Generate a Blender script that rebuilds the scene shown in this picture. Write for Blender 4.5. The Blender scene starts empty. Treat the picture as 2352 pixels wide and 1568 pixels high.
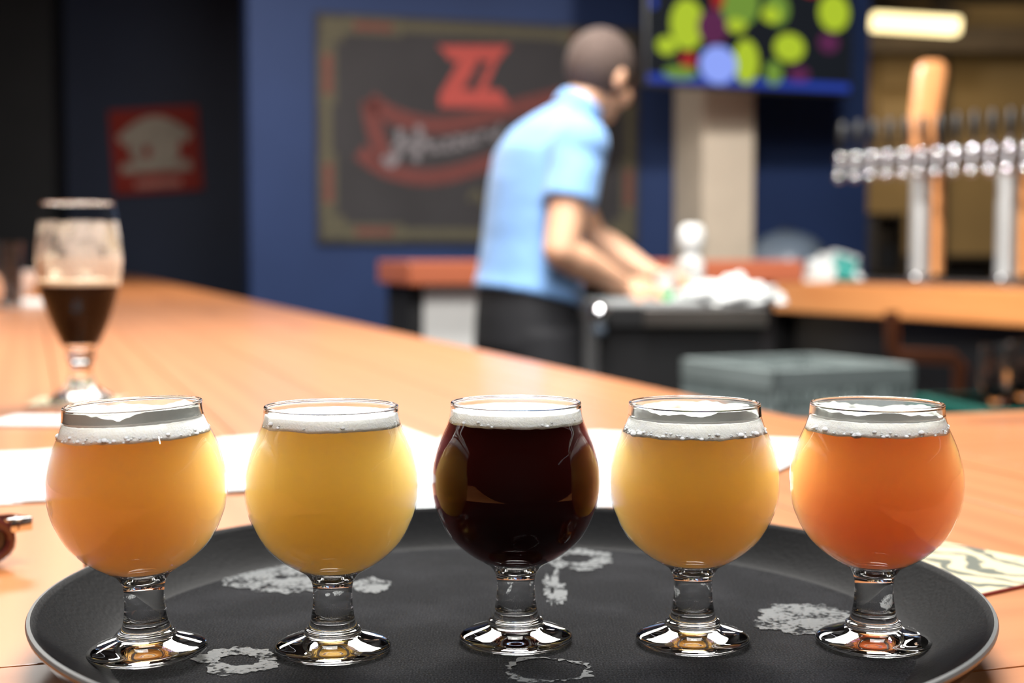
import bpy, bmesh, math, random
from math import sin, cos, pi, sqrt, atan2, radians as R
from mathutils import Vector, Matrix, noise

random.seed(7)
C = bpy.context.scene.collection
sc = bpy.context.scene

# ------------------------------------------------------------------ camera
BAR = 1.05                    # height of the bar top
TF = BAR + .004               # top face of the tray's floor
CAMZ = BAR + .1576
FPX, YH, CX = 3300., 583., 1176.
cd = bpy.data.cameras.new('camera'); cam = bpy.data.objects.new('camera', cd); C.objects.link(cam)
cd.sensor_width = 36; cd.lens = 36 * FPX / 2352
PITCH = math.atan((784 - YH) / FPX)
cam.location = (0, 0, CAMZ); cam.rotation_euler = (pi/2 - PITCH, 0, 0)
cd.clip_start = .02; cd.clip_end = 100
cd.dof.use_dof = True; cd.dof.focus_distance = .545; cd.dof.aperture_fstop = 7.8
cd.dof.aperture_blades = 0
sc.camera = cam

# ------------------------------------------------------------------ light
sc.view_settings.view_transform = 'Standard'; sc.view_settings.look = 'None'
sc.view_settings.gamma = 1; sc.view_settings.use_curve_mapping = False
sc.view_settings.exposure = 0.0
w = bpy.data.worlds.new('world'); sc.world = w; w.use_nodes = True
bg = w.node_tree.nodes['Background']; bg.inputs[0].default_value = (.93, .95, 1, 1); bg.inputs[1].default_value = .95
sc.cycles.use_denoising = True
sc.cycles.max_bounces = 14; sc.cycles.transmission_bounces = 12; sc.cycles.transparent_max_bounces = 24
sc.cycles.volume_bounces = 24; sc.cycles.diffuse_bounces = 4; sc.cycles.glossy_bounces = 6
sc.cycles.sample_clamp_indirect = 8
def area(name, loc, target, sx, sy, power, col=(1, 1, 1)):
    l = bpy.data.lights.new(name, 'AREA'); l.shape = 'RECTANGLE'; l.size = sx; l.size_y = sy; l.energy = power; l.color = col
    o = bpy.data.objects.new(name, l); C.objects.link(o); o.location = loc
    o.rotation_euler = (Vector(target) - Vector(loc)).to_track_quat('-Z', 'Y').to_euler()
    return o
area('skylight_over_bar', (.1, 2.5, 2.85), (0, .6, 1.05), 1.8, .7, 142, (1, .97, .93))
area('fill_over_tray', (.05, .62, 3.2), (.0, .62, 1.05), 1.6, 1.0, 85, (.96, .97, 1))  # unseen soft fill, added to brighten the foam from above
for lx in (-1.7, -.85, 0, .85, 1.7):
    area('pendant_spot', (lx, -.75, 3.1), (lx*.1, .56, 1.1), .09, .09, 3, (1, .92, .82))
area('light_over_bartender', (.2, 3.0, 3.3), (.1, 3.8, 1.2), .8, .8, 138, (1, .97, .92))
area('light_over_far_bar', (-1.6, 6.0, 3.3), (-1.8, 6.0, 1), 1.4, 3.5, 190, (1, .96, .9))
area('light_over_taps', (1.5, 5.9, 3.0), (1.9, 7.2, 1.2), .22, .22, 84, (1, .97, .94))
area('light_back_room', (3.6, 11.8, 3.0), (3.6, 13.5, 1.2), 2, 1, 30, (1, .82, .55))

# ------------------------------------------------------------------ helpers
def px(x, y, z=BAR):          # point of a horizontal plane seen at a pixel
    Y = (CAMZ - z) * FPX / (y - YH); return Vector(((x - CX) / FPX * Y, Y, z))
def pd(x, y, Y):              # point at depth Y
    return Vector(((x - CX) / FPX * Y, Y, CAMZ + (YH - y) / FPX * Y))
TH = math.atan(.333)
U = Vector((-sin(TH), cos(TH), 0)); V = Vector((cos(TH), sin(TH), 0)); CO = Vector((.277, 1.36, 0))
def uv(a, b, z=0): return CO + V * a + U * b + Vector((0, 0, z))

def mat(name, col=(.5, .5, .5), rough=.5, metal=0, spec=.5, coat=0, emis=None, estr=0, trans=0, ior=1.5, sss=0, ssr=(1, .5, .2), sscale=.02,
        noise_s=0, noise_a=0, bump_s=0, bump_d=0, sheen=0, alpha=1, stretch=None):
    m = bpy.data.materials.new(name); m.use_nodes = True; nt = m.node_tree; b = nt.nodes['Principled BSDF']; I = b.inputs
    I['Base Color'].default_value = (*col, 1); I['Roughness'].default_value = rough; I['Metallic'].default_value = metal
    I['Specular IOR Level'].default_value = spec; I['Coat Weight'].default_value = coat; I['Coat Roughness'].default_value = .05
    I['Transmission Weight'].default_value = trans; I['IOR'].default_value = ior
    I['Subsurface Weight'].default_value = sss; I['Subsurface Radius'].default_value = ssr; I['Subsurface Scale'].default_value = sscale
    I['Sheen Weight'].default_value = sheen; I['Alpha'].default_value = alpha
    if emis: I['Emission Color'].default_value = (*emis, 1); I['Emission Strength'].default_value = estr
    tc = nt.nodes.new('ShaderNodeTexCoord'); mp = nt.nodes.new('ShaderNodeMapping'); nt.links.new(tc.outputs['Object'], mp.inputs[0])
    if stretch: mp.inputs['Scale'].default_value = stretch
    if noise_s:
        n = nt.nodes.new('ShaderNodeTexNoise'); n.inputs['Scale'].default_value = noise_s; n.inputs['Detail'].default_value = 5
        nt.links.new(mp.outputs[0], n.inputs['Vector'])
        r = nt.nodes.new('ShaderNodeValToRGB'); nt.links.new(n.outputs[0], r.inputs[0])
        r.color_ramp.elements[0].position = .3; r.color_ramp.elements[1].position = .7
        r.color_ramp.elements[0].color = (*[c * (1 - noise_a) for c in col], 1); r.color_ramp.elements[1].color = (*[min(1, c * (1 + noise_a)) for c in col], 1)
        nt.links.new(r.outputs[0], I['Base Color'])
    if bump_s:
        n = nt.nodes.new('ShaderNodeTexNoise'); n.inputs['Scale'].default_value = bump_s; n.inputs['Detail'].default_value = 3
        nt.links.new(mp.outputs[0], n.inputs['Vector'])
        bp = nt.nodes.new('ShaderNodeBump'); bp.inputs['Distance'].default_value = bump_d; bp.inputs['Strength'].default_value = .7
        nt.links.new(n.outputs[0], bp.inputs['Height']); nt.links.new(bp.outputs[0], I['Normal'])
    return m

class MB:
    def __init__(s): s.v = []; s.f = []; s.m = []
    def add(s, vs, fs, mi=0):
        k = len(s.v); s.v += [tuple(v) for v in vs]; s.f += [tuple(i + k for i in f) for f in fs]; s.m += [mi] * len(fs); return s
    def box(s, c, d, rz=0, mi=0, M=None, bev=0):
        c = Vector(c); hx, hy, hz = d[0]/2, d[1]/2, d[2]/2
        bm = bmesh.new(); bmesh.ops.create_cube(bm, size=1); bmesh.ops.scale(bm, vec=d, verts=bm.verts)
        if bev: bmesh.ops.bevel(bm, geom=list(bm.edges), offset=bev, segments=2, affect='EDGES', profile=.6)
        T = Matrix.Translation(c) @ (M if M else Matrix.Rotation(rz, 4, 'Z')); bm.transform(T)
        bm.verts.ensure_lookup_table()
        s.add([v.co.copy() for v in bm.verts], [[v.index for v in f.verts] for f in bm.faces], mi); bm.free(); return s
    def prism(s, pts, z0, z1, mi=0):
        n = len(pts); vs = [(p[0], p[1], z0) for p in pts] + [(p[0], p[1], z1) for p in pts]
        area_ = sum(pts[i][0]*pts[(i+1) % n][1] - pts[(i+1) % n][0]*pts[i][1] for i in range(n))
        if area_ < 0: vs = [(p[0], p[1], z0) for p in pts[::-1]] + [(p[0], p[1], z1) for p in pts[::-1]]
        return s.add(vs, [list(range(n))[::-1], list(range(n, 2*n))] + [[i, (i+1) % n, (i+1) % n+n, i+n] for i in range(n)], mi)
    def lathe(s, prof, n=48, c=(0, 0, 0), mi=0, fn=None, closed=False):
        k = len(prof); vs = []; fs = []
        for j, (r, z) in enumerate(prof):
            for i in range(n):
                a = 2*pi*i/n; p = Vector((r*cos(a), r*sin(a), z))
                if fn: p = fn(p, a, j)
                vs.append(p + Vector(c))
        for j in range(k - 1 + (1 if closed else 0)):
            j2 = (j+1) % k
            for i in range(n):
                i2 = (i+1) % n; fs.append([j*n+i, j*n+i2, j2*n+i2, j2*n+i])
        return s.add(vs, fs, mi)
    def tube(s, pts, rs, n=12, mi=0, cap=True):
        pts = [Vector(p) for p in pts]
        if not hasattr(rs, '__len__'): rs = [rs]*len(pts)
        vs = []; fs = []; up = None
        for i, p in enumerate(pts):
            t = (pts[min(i+1, len(pts)-1)] - pts[max(i-1, 0)]).normalized()
            if up is None: up = t.orthogonal().normalized()
            up = (up - t * up.dot(t)).normalized(); sd = t.cross(up)
            for k in range(n):
                a = 2*pi*k/n; vs.append(p + (up*cos(a) + sd*sin(a))*rs[i])
        for i in range(len(pts)-1):
            for k in range(n):
                k2 = (k+1) % n; fs.append([i*n+k, i*n+k2, (i+1)*n+k2, (i+1)*n+k])
        if cap: fs.append(list(range(n))[::-1]); fs.append([(len(pts)-1)*n+k for k in range(n)])
        return s.add(vs, fs, mi)
    def ell(s, c, r, n=16, m=10, M=None, mi=0):
        if not hasattr(r, '__len__'): r = (r, r, r)
        vs = []; fs = []; c = Vector(c)
        for j in range(1, m):
            ph = pi*j/m
            for i in range(n):
                a = 2*pi*i/n; p = Vector((r[0]*sin(ph)*cos(a), r[1]*sin(ph)*sin(a), r[2]*cos(ph)))
                vs.append(c + (M @ p if M else p))
        t = Vector((0, 0, r[2])); vs.append(c + (M @ t if M else t)); vs.append(c - (M @ t if M else t))
        T = (m-1)*n
        for j in range(m-2):
            for i in range(n):
                i2 = (i+1) % n; fs.append([j*n+i, (j+1)*n+i, (j+1)*n+i2, j*n+i2])
        for i in range(n):
            i2 = (i+1) % n; fs.append([T, i, i2]); fs.append([T+1, (m-2)*n+i2, (m-2)*n+i])
        return s.add(vs, fs, mi)
    def cap(s, p0, p1, r0, r1, n=14):     # rounded limb segment
        p0, p1 = Vector(p0), Vector(p1)
        s.tube([p0, p1], [r0, r1], n); s.ell(p0, r0, n, 8); s.ell(p1, r1, n, 8); return s
    def loft(s, secs, n=28):               # secs: centre, semi axis vector a, semi axis vector b
        vs = []; fs = []
        for c, a, b in secs:
            for k in range(n):
                t = 2*pi*k/n; vs.append(Vector(c) + Vector(a)*cos(t) + Vector(b)*sin(t))
        for i in range(len(secs)-1):
            for k in range(n):
                k2 = (k+1) % n; fs.append([i*n+k, i*n+k2, (i+1)*n+k2, (i+1)*n+k])
        fs.append(list(range(n))[::-1]); fs.append([(len(secs)-1)*n+k for k in range(n)])
        return s.add(vs, fs)
    def build(s, name, m, parent=None, smooth=True, loc=None, rz=0, angle=40):
        me = bpy.data.meshes.new(name); me.from_pydata(s.v, [], s.f)
        for x in (m if isinstance(m, (list, tuple)) else [m]): me.materials.append(x)
        for p, i in zip(me.polygons, s.m): p.material_index = i
        bm = bmesh.new(); bm.from_mesh(me); bmesh.ops.recalc_face_normals(bm, faces=bm.faces)
        if smooth:
            for f in bm.faces: f.smooth = True
            for e in bm.edges:
                if len(e.link_faces) == 2 and e.calc_face_angle(0) > R(angle): e.smooth = False
        bm.to_mesh(me); bm.free()
        o = bpy.data.objects.new(name, me); C.objects.link(o)
        if parent: o.parent = parent
        if loc is not None: o.location = loc
        o.rotation_euler.z = rz
        return o
def tag(o, label=None, cat=None, group=None, kind=None):
    if label: o['label'] = label
    if cat: o['category'] = cat
    if group: o['group'] = group
    if kind: o['kind'] = kind
    return o
def thing(name, loc, label, cat, rz=0, group=None):
    o = bpy.data.objects.new(name, None); C.objects.link(o); o.empty_display_size = .05
    o.location = loc; o.rotation_euler.z = rz; return tag(o, label, cat, group)
def copy_tree(o, parent=None):
    c = o.copy(); C.objects.link(c); c.parent = parent
    for ch in o.children: copy_tree(ch, c)
    return c
def remesh(o, vox, smooth=4):
    r = o.modifiers.new('r', 'REMESH'); r.mode = 'VOXEL'; r.voxel_size = vox; r.use_smooth_shade = True
    if smooth: q = o.modifiers.new('s', 'SMOOTH'); q.iterations = smooth; q.factor = .5
    return o
def wobble(a, seed, amp, f=1.0): return amp * noise.noise(Vector((cos(a)*f, sin(a)*f, seed)))

# ------------------------------------------------------------------ materials
def wood(name, light, dark, axis_rot=0, rough=.28, seed=0, coat=.12, knots=True, along='Y'):
    m = mat(name, light, rough, coat=coat); nt = m.node_tree; b = nt.nodes['Principled BSDF']; L = nt.links
    tc = nt.nodes.new('ShaderNodeTexCoord'); mp = nt.nodes.new('ShaderNodeMapping'); L.new(tc.outputs['Object'], mp.inputs[0])
    sca = (9, .5, 9) if along == 'Y' else (.5, 9, 9)
    mp.inputs['Scale'].default_value = sca; mp.inputs['Location'].default_value = (seed, seed*.7, 0)
    oi = nt.nodes.new('ShaderNodeObjectInfo')
    ad = nt.nodes.new('ShaderNodeVectorMath'); ad.operation = 'ADD'; L.new(mp.outputs[0], ad.inputs[0])
    ml = nt.nodes.new('ShaderNodeMath'); ml.operation = 'MULTIPLY'; ml.inputs[1].default_value = 37; L.new(oi.outputs['Random'], ml.inputs[0]); L.new(ml.outputs[0], ad.inputs[1])
    n1 = nt.nodes.new('ShaderNodeTexNoise'); n1.inputs['Scale'].default_value = 1.6; n1.inputs['Detail'].default_value = 3; L.new(ad.outputs[0], n1.inputs[0])
    wv = nt.nodes.new('ShaderNodeTexWave'); wv.bands_direction = 'X' if along == 'Y' else 'Y'; wv.inputs['Scale'].default_value = 1.1; wv.inputs['Distortion'].default_value = 5; wv.inputs['Detail'].default_value = 3
    L.new(ad.outputs[0], wv.inputs[0])
    n2 = nt.nodes.new('ShaderNodeTexNoise'); n2.inputs['Scale'].default_value = 14; n2.inputs['Detail'].default_value = 4; L.new(ad.outputs[0], n2.inputs[0])
    def mx(a, bb, f):
        x = nt.nodes.new('ShaderNodeMix'); x.data_type = 'FLOAT'; x.inputs[0].default_value = f; L.new(a, x.inputs[2]); L.new(bb, x.inputs[3]); return x.outputs[0]
    v = mx(mx(n1.outputs[0], wv.outputs['Fac'], .3), n2.outputs[0], .25)
    r = nt.nodes.new('ShaderNodeValToRGB'); L.new(v, r.inputs[0]); e = r.color_ramp.elements
    e[0].position = .25; e[0].color = (*dark, 1); e[1].position = .7; e[1].color = (*light, 1)
    out = r.outputs[0]
    if knots:
        vo = nt.nodes.new('ShaderNodeTexVoronoi'); vo.inputs['Scale'].default_value = 1.0
        mk = nt.nodes.new('ShaderNodeMapping'); mk.inputs['Scale'].default_value = (3.2, 1.4, 1) if along == 'Y' else (1.4, 3.2, 1); L.new(tc.outputs['Object'], mk.inputs[0]); L.new(mk.outputs[0], vo.inputs[0])
        kr = nt.nodes.new('ShaderNodeMapRange'); kr.inputs[1].default_value = .05; kr.inputs[2].default_value = .14; kr.inputs[3].default_value = .75; kr.inputs[4].default_value = 0
        L.new(vo.outputs['Distance'], kr.inputs[0])
        mc = nt.nodes.new('ShaderNodeMix'); mc.data_type = 'RGBA'; L.new(kr.outputs[0], mc.inputs[0]); L.new(out, mc.inputs[6]); mc.inputs[7].default_value = (dark[0]*.6, dark[1]*.5, dark[2]*.45, 1)
        out = mc.outputs[2]
    hs = nt.nodes.new('ShaderNodeHueSaturation'); L.new(out, hs.inputs['Color'])
    mr = nt.nodes.new('ShaderNodeMapRange'); mr.inputs[3].default_value = .93; mr.inputs[4].default_value = 1.06; L.new(oi.outputs['Random'], mr.inputs[0]); L.new(mr.outputs[0], hs.inputs['Value'])
    L.new(hs.outputs[0], b.inputs['Base Color'])
    bp = nt.nodes.new('ShaderNodeBump'); bp.inputs['Distance'].default_value = .0006; bp.inputs['Strength'].default_value = .3; L.new(v, bp.inputs['Height']); L.new(bp.outputs[0], b.inputs['Normal'])
    return m
M_barY = wood('bar_wood', (.44, .165, .055), (.34, .115, .032), rough=.3)
M_barX = wood('bar_wood_cross', (.44, .165, .055), (.34, .115, .032), rough=.3, along='X')
M_ubar = wood('far_bar_wood', (.88, .38, .13), (.72, .24, .07), along='X', knots=False)
M_post = wood('post_wood', (.85, .40, .16), (.70, .28, .10), along='X', knots=False)
M_red = wood('red_wood', (.60, .18, .09), (.42, .10, .05), along='X', knots=False)
M_blue = mat('blue_paint', (.016, .032, .095), .6, spec=.2, noise_s=2, noise_a=.08, bump_s=90, bump_d=.0006)
M_navy = mat('dark_blue_paint', (.013, .022, .055), .6, noise_s=2, noise_a=.1)
M_black = mat('black_paint', (.012, .012, .014), .6, noise_s=3, noise_a=.2)
M_cab = mat('black_laminate', (.014, .014, .015), .45, noise_s=6, noise_a=.2)
M_wfr = mat('front_wall_paint', (.035, .028, .024), .8, noise_s=2, noise_a=.2)
M_floor = mat('concrete', (.05, .05, .052), .7, noise_s=4, noise_a=.25)
M_ceil = mat('ceiling_dark', (.02, .02, .022), .8, noise_s=4, noise_a=.2)
M_tan = mat('tan_wall', (.36, .24, .10), .8, noise_s=1.5, noise_a=.12)
M_tan2 = mat('tan_panel', (.46, .31, .14), .7, noise_s=1.5, noise_a=.1)
M_brown = mat('dark_brown', (.06, .04, .022), .7, noise_s=4, noise_a=.2)
M_col = mat('beige_plaster', (.52, .44, .34), .7, noise_s=5, noise_a=.07, bump_s=40, bump_d=.001)
M_steel = mat('brushed_steel', (.62, .62, .63), .28, 1, noise_s=30, noise_a=.06, stretch=(1, 1, .05))
M_postm = mat('satin_steel', (.55, .55, .54), .5, .6, noise_s=30, noise_a=.04)
M_dull = mat('dull_manifold', (.35, .34, .35), .45, 1, noise_s=30, noise_a=.06)
M_chrome = mat('chrome', (.88, .89, .92), .07, 1, noise_s=8, noise_a=.02)
M_white = mat('white_plastic', (.86, .86, .84), .4, noise_s=6, noise_a=.03)
M_cloth = mat('white_cloth', (.85, .87, .86), .9, noise_s=8, noise_a=.06, bump_s=200, bump_d=.001, sheen=.2)
M_teal = mat('teal_cloth', (.02, .30, .26), .9, noise_s=8, noise_a=.1)
M_paper = mat('paper', (.50, .52, .52), .75, noise_s=3, noise_a=.015)
M_ink = mat('ink', (.20, .22, .22), .8, noise_s=60, noise_a=.2)
M_rack = mat('grey_green_plastic', (.22, .26, .255), .5, noise_s=8, noise_a=.1)
M_green = mat('green_plastic', (.02, .45, .10), .5, noise_s=8, noise_a=.05)
M_tealp = mat('teal_plastic', (.005, .07, .055), .4, noise_s=8, noise_a=.1)
M_copper = mat('copper', (.35, .13, .07), .4, 1, noise_s=8, noise_a=.1)
M_hdl = mat('black_plastic', (.01, .01, .01), .35, noise_s=8, noise_a=.1)
M_grey = mat('slate_plastic', (.11, .14, .18), .35, noise_s=4, noise_a=.15)

def glassmat(name, tint=(1, 1, 1), rough=0):
    m = mat(name, tint, rough, trans=1, ior=1.5); return m
M_glass = glassmat('clear_glass', (.985, .99, .985))
def thinglass(name, body=.0, f=1.5):
    m = bpy.data.materials.new(name); m.use_nodes = True; nt = m.node_tree; nt.nodes.clear(); L = nt.links
    o = nt.nodes.new('ShaderNodeOutputMaterial'); t = nt.nodes.new('ShaderNodeBsdfTransparent'); g = nt.nodes.new('ShaderNodeBsdfGlossy')
    g.inputs['Roughness'].default_value = .01; lw = nt.nodes.new('ShaderNodeFresnel'); lw.inputs['IOR'].default_value = f
    tc = nt.nodes.new('ShaderNodeTexCoord'); nn = nt.nodes.new('ShaderNodeTexNoise'); nn.inputs['Scale'].default_value = 40
    L.new(tc.outputs['Object'], nn.inputs['Vector']); bp = nt.nodes.new('ShaderNodeBump'); bp.inputs['Distance'].default_value = .00006; L.new(nn.outputs[0], bp.inputs['Height']); L.new(bp.outputs[0], g.inputs['Normal'])
    ge = nt.nodes.new('ShaderNodeNewGeometry'); mu = nt.nodes.new('ShaderNodeMath'); mu.operation = 'MULTIPLY_ADD'; mu.inputs[1].default_value = -1; mu.inputs[2].default_value = 1; L.new(ge.outputs['Backfacing'], mu.inputs[0])
    m2 = nt.nodes.new('ShaderNodeMath'); m2.operation = 'MULTIPLY'; L.new(lw.outputs[0], m2.inputs[0]); L.new(mu.outputs[0], m2.inputs[1])
    mx = nt.nodes.new('ShaderNodeMixShader'); L.new(m2.outputs[0], mx.inputs[0]); L.new(t.outputs[0], mx.inputs[1]); L.new(g.outputs[0], mx.inputs[2])
    t.inputs[0].default_value = (.97, .98, .97, 1); L.new(mx.outputs[0], o.inputs[0]); return m
M_thin = thinglass('thin_glass_wall')

def beermat(name, scat, absb, dens, aniso=.6, tr=1.0):
    """cloudy liquid: a scattering, absorbing volume inside a clear boundary"""
    m = bpy.data.materials.new(name); m.use_nodes = True; nt = m.node_tree; nt.nodes.clear(); L = nt.links
    o = nt.nodes.new('ShaderNodeOutputMaterial'); t = nt.nodes.new('ShaderNodeBsdfTransparent'); L.new(t.outputs[0], o.inputs['Surface'])
    s = nt.nodes.new('ShaderNodeVolumeScatter'); s.inputs['Color'].default_value = (*scat, 1); s.inputs['Density'].default_value = dens; s.inputs['Anisotropy'].default_value = aniso
    a = nt.nodes.new('ShaderNodeVolumeAbsorption'); a.inputs['Color'].default_value = (*absb, 1); a.inputs['Density'].default_value = dens * tr
    ad = nt.nodes.new('ShaderNodeAddShader'); L.new(s.outputs[0], ad.inputs[0]); L.new(a.outputs[0], ad.inputs[1]); L.new(ad.outputs[0], o.inputs['Volume'])
    return m
def beersss(name, col, rad, scale):
    return mat(name, col, .25, sss=1, ssr=rad, sscale=scale, spec=.1, noise_s=30, noise_a=.02)
M_foam = mat('foam', (.95, .95, .90), .7, sss=.6, ssr=(1, .95, .85), sscale=.004, noise_s=500, noise_a=.03, bump_s=1400, bump_d=.0004)
M_foamt = mat('tan_foam', (.80, .70, .54), .7, sss=.5, ssr=(1, .9, .7), sscale=.004, noise_s=300, noise_a=.06, bump_s=900, bump_d=.0005)
M_bub = thinglass('bubble_film', f=1.7)
# thin lacing film of foam left on the glass
def lacing(name, col, scale, lo, hi):
    m = bpy.data.materials.new(name); m.use_nodes = True; nt = m.node_tree; L = nt.links; b = nt.nodes['Principled BSDF']
    b.inputs['Base Color'].default_value = (*col, 1); b.inputs['Roughness'].default_value = .5
    tc = nt.nodes.new('ShaderNodeTexCoord'); n = nt.nodes.new('ShaderNodeTexNoise'); n.inputs['Scale'].default_value = scale; n.inputs['Detail'].default_value = 2
    L.new(tc.outputs['Object'], n.inputs['Vector'])
    r = nt.nodes.new('ShaderNodeMapRange'); r.inputs[1].default_value = lo; r.inputs[2].default_value = hi; L.new(n.outputs[0], r.inputs[0]); L.new(r.outputs[0], b.inputs['Alpha'])
    return m
M_lace = lacing('foam_lacing', (.93, .94, .89), 70, .30, .40)
M_lacet = lacing('tan_lacing', (.66, .58, .50), 45, .34, .62)

# ------------------------------------------------------------------ setting
def struct(name, mb, m, rz=0, smooth=False, loc=None):
    return tag(mb.build(name, m, smooth=smooth, rz=rz, loc=loc), kind='structure')
struct('floor', MB().box((0, 5, -.05), (16, 24, .1)), M_floor)
struct('ceiling', MB().box((0, 6.1, 3.65), (14, 19, .1)), M_ceil)
# wall with the chalkboard, square to the bar's long leg
WD = Vector((1, .34, 0)).normalized(); WN = Vector((.34, -1, 0)).normalized(); WRZ = atan2(.34, 1)
def wb(X, off=0, z=0):                                    # point on that wall at world X
    return Vector((X, 8.1 + .34*(X + 1.107), z)) + WN * off
a, b_ = wb(-1.45), wb(2.28)
c = (a + b_)/2 - WN*.1
struct('wall_back', MB().box((0, 0, 0), ((b_-a).length, .2, 3.6)), M_blue, rz=WRZ, loc=(c.x, c.y, 1.8))
struct('wall_far', MB().box((-2.5, 11.5, 1.8), (5, .2, 3.6)), M_navy)
struct('wall_front', MB().box((.5, -3.2, 1.8), (15, .2, 3.6)), M_wfr)  # unseen wall, added to keep bright surroundings out of the beer reflections
struct('wall_left', MB().box((-5.0, 4.2, 1.8), (.2, 14.8, 3.6)), M_black)
# black partition beside the far navy wall
struct('wall_side', MB().box((-4.25, 11.2, 1.8), (1.5, .3, 3.6)), M_black)
struct('baseboard_back', MB().box((0, -.11, .05), ((b_-a).length, .02, .1)), M_black, rz=WRZ, loc=(c.x, c.y, 0))
# dark soffit over the chalkboard wall
sof = wb(.4, .35, 2.95 + .25)
struct('trim_1', MB().box((0, 0, 0), (3.7, .7, .5)), M_navy, rz=WRZ, loc=(sof.x, sof.y, 3.17))
struct('wall_east', MB().box((7.4, 5.4, 1.8), (.2, 17.2, 3.6)), M_wfr)  # unseen wall, put in against bright bands mirrored in the glasses
# tan room beyond
struct('wall_right', MB().box((5.5, 14.1, 1.8), (7, .2, 3.6)), M_tan)
for i, (x0, x1, y0, y1) in enumerate([(2010, 2125, 130, 205), (2010, 2125, 232, 330)]):
    p, q = pd(x0, y0, 13.95), pd(x1, y1, 13.95)
    struct('trim_%d' % (i+2), MB().box(((p.x+q.x)/2, 13.97, (p.z+q.z)/2), (abs(q.x-p.x), .08, abs(p.z-q.z)), bev=.01), M_tan2)
struct('trim_4', MB().box((5, 13.2, pd(0, 100, 13.2).z), (6, .25, .22)), M_brown)
struct('trim_5', MB().box((5, 13.9, .6), (6, .1, 1.2)), M_brown)
p = pd(2150, 250, 13.9)
struct('trim_6', MB().box((p.x, 13.9, 2.0), (.14, .16, 3.2)), M_brown)
p = pd(1580, 300, 8.0)

# beige column with the television
cc = wb(1.135, .22)
column = MB().box((0, 0, 1.8), (.335, .40, 3.6), bev=.012).build('column', M_col, smooth=False, loc=(cc.x, cc.y, 0), rz=WRZ); tag(column, kind='structure')

# ------------------------------------------------------------------ bar top of planks
bar = thing('bar_counter', uv(0, 0, 0), 'long orange wooden bar counter turning a corner, with the black tray and glasses on it', 'bar counter', rz=TH)
JN = -.628
def plank(a0, a1, b0, b1, m, name='plank', cut=None):
    g = .0006
    if cut: mb = MB().prism(cut, BAR-.045, BAR)
    else: mb = MB().box(((a0+a1)/2, (b0+b1)/2, BAR-.0225), (a1-a0-2*g, b1-b0-2*g, .045), bev=.0009)
    return mb.build(name, m, bar, smooth=False)
edges = [-1.10, -.955, -.82, -.67, -.53, -.385, -.25, -.125, -.03]
for i in range(len(edges)-1): plank(edges[i], edges[i+1], JN, 9.9, M_barY)
rr = .03
arc = [(-rr + rr*1 - rr*1 + rr + 0 + (-rr*0) , 0)]
arc = [(0 + .03 - .03*cos(t), -.0 + .03 - .03*sin(t)) for t in [k*pi/2/6 for k in range(7)]]  # concave fillet (0,.03)->(.03,0)
plank(0, 0, 0, 0, M_barY, cut=[(-.0294, JN+.0006), (-.0006, JN+.0006), (-.0006, 0.0), (0, .03), (0, 9.9), (-.0294, 9.9)])
e2 = [JN, -.47, -.32, -.16]
for i in range(len(e2)-1): plank(0, 3.0, e2[i], e2[i+1], M_barX)
plank(0, 0, 0, 0, M_barX, cut=[(0, -.1594), (3.0, -.1594), (3.0, 0)] + [(x, y) for x, y in arc[::-1]] + [(0, .03)])
e3 = [-.87, -.75, JN]
for i in range(len(e3)-1): plank(-1.3, 3.0, e3[i], e3[i+1], M_barX)
MB().prism([(-1.02, -.80), (2.9, -.80), (2.9, -.12), (-.12, -.12), (-.12, 9.8), (-1.02, 9.8)], 0, BAR-.045).build('cabinet_body', M_cab, bar, smooth=False)

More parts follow.
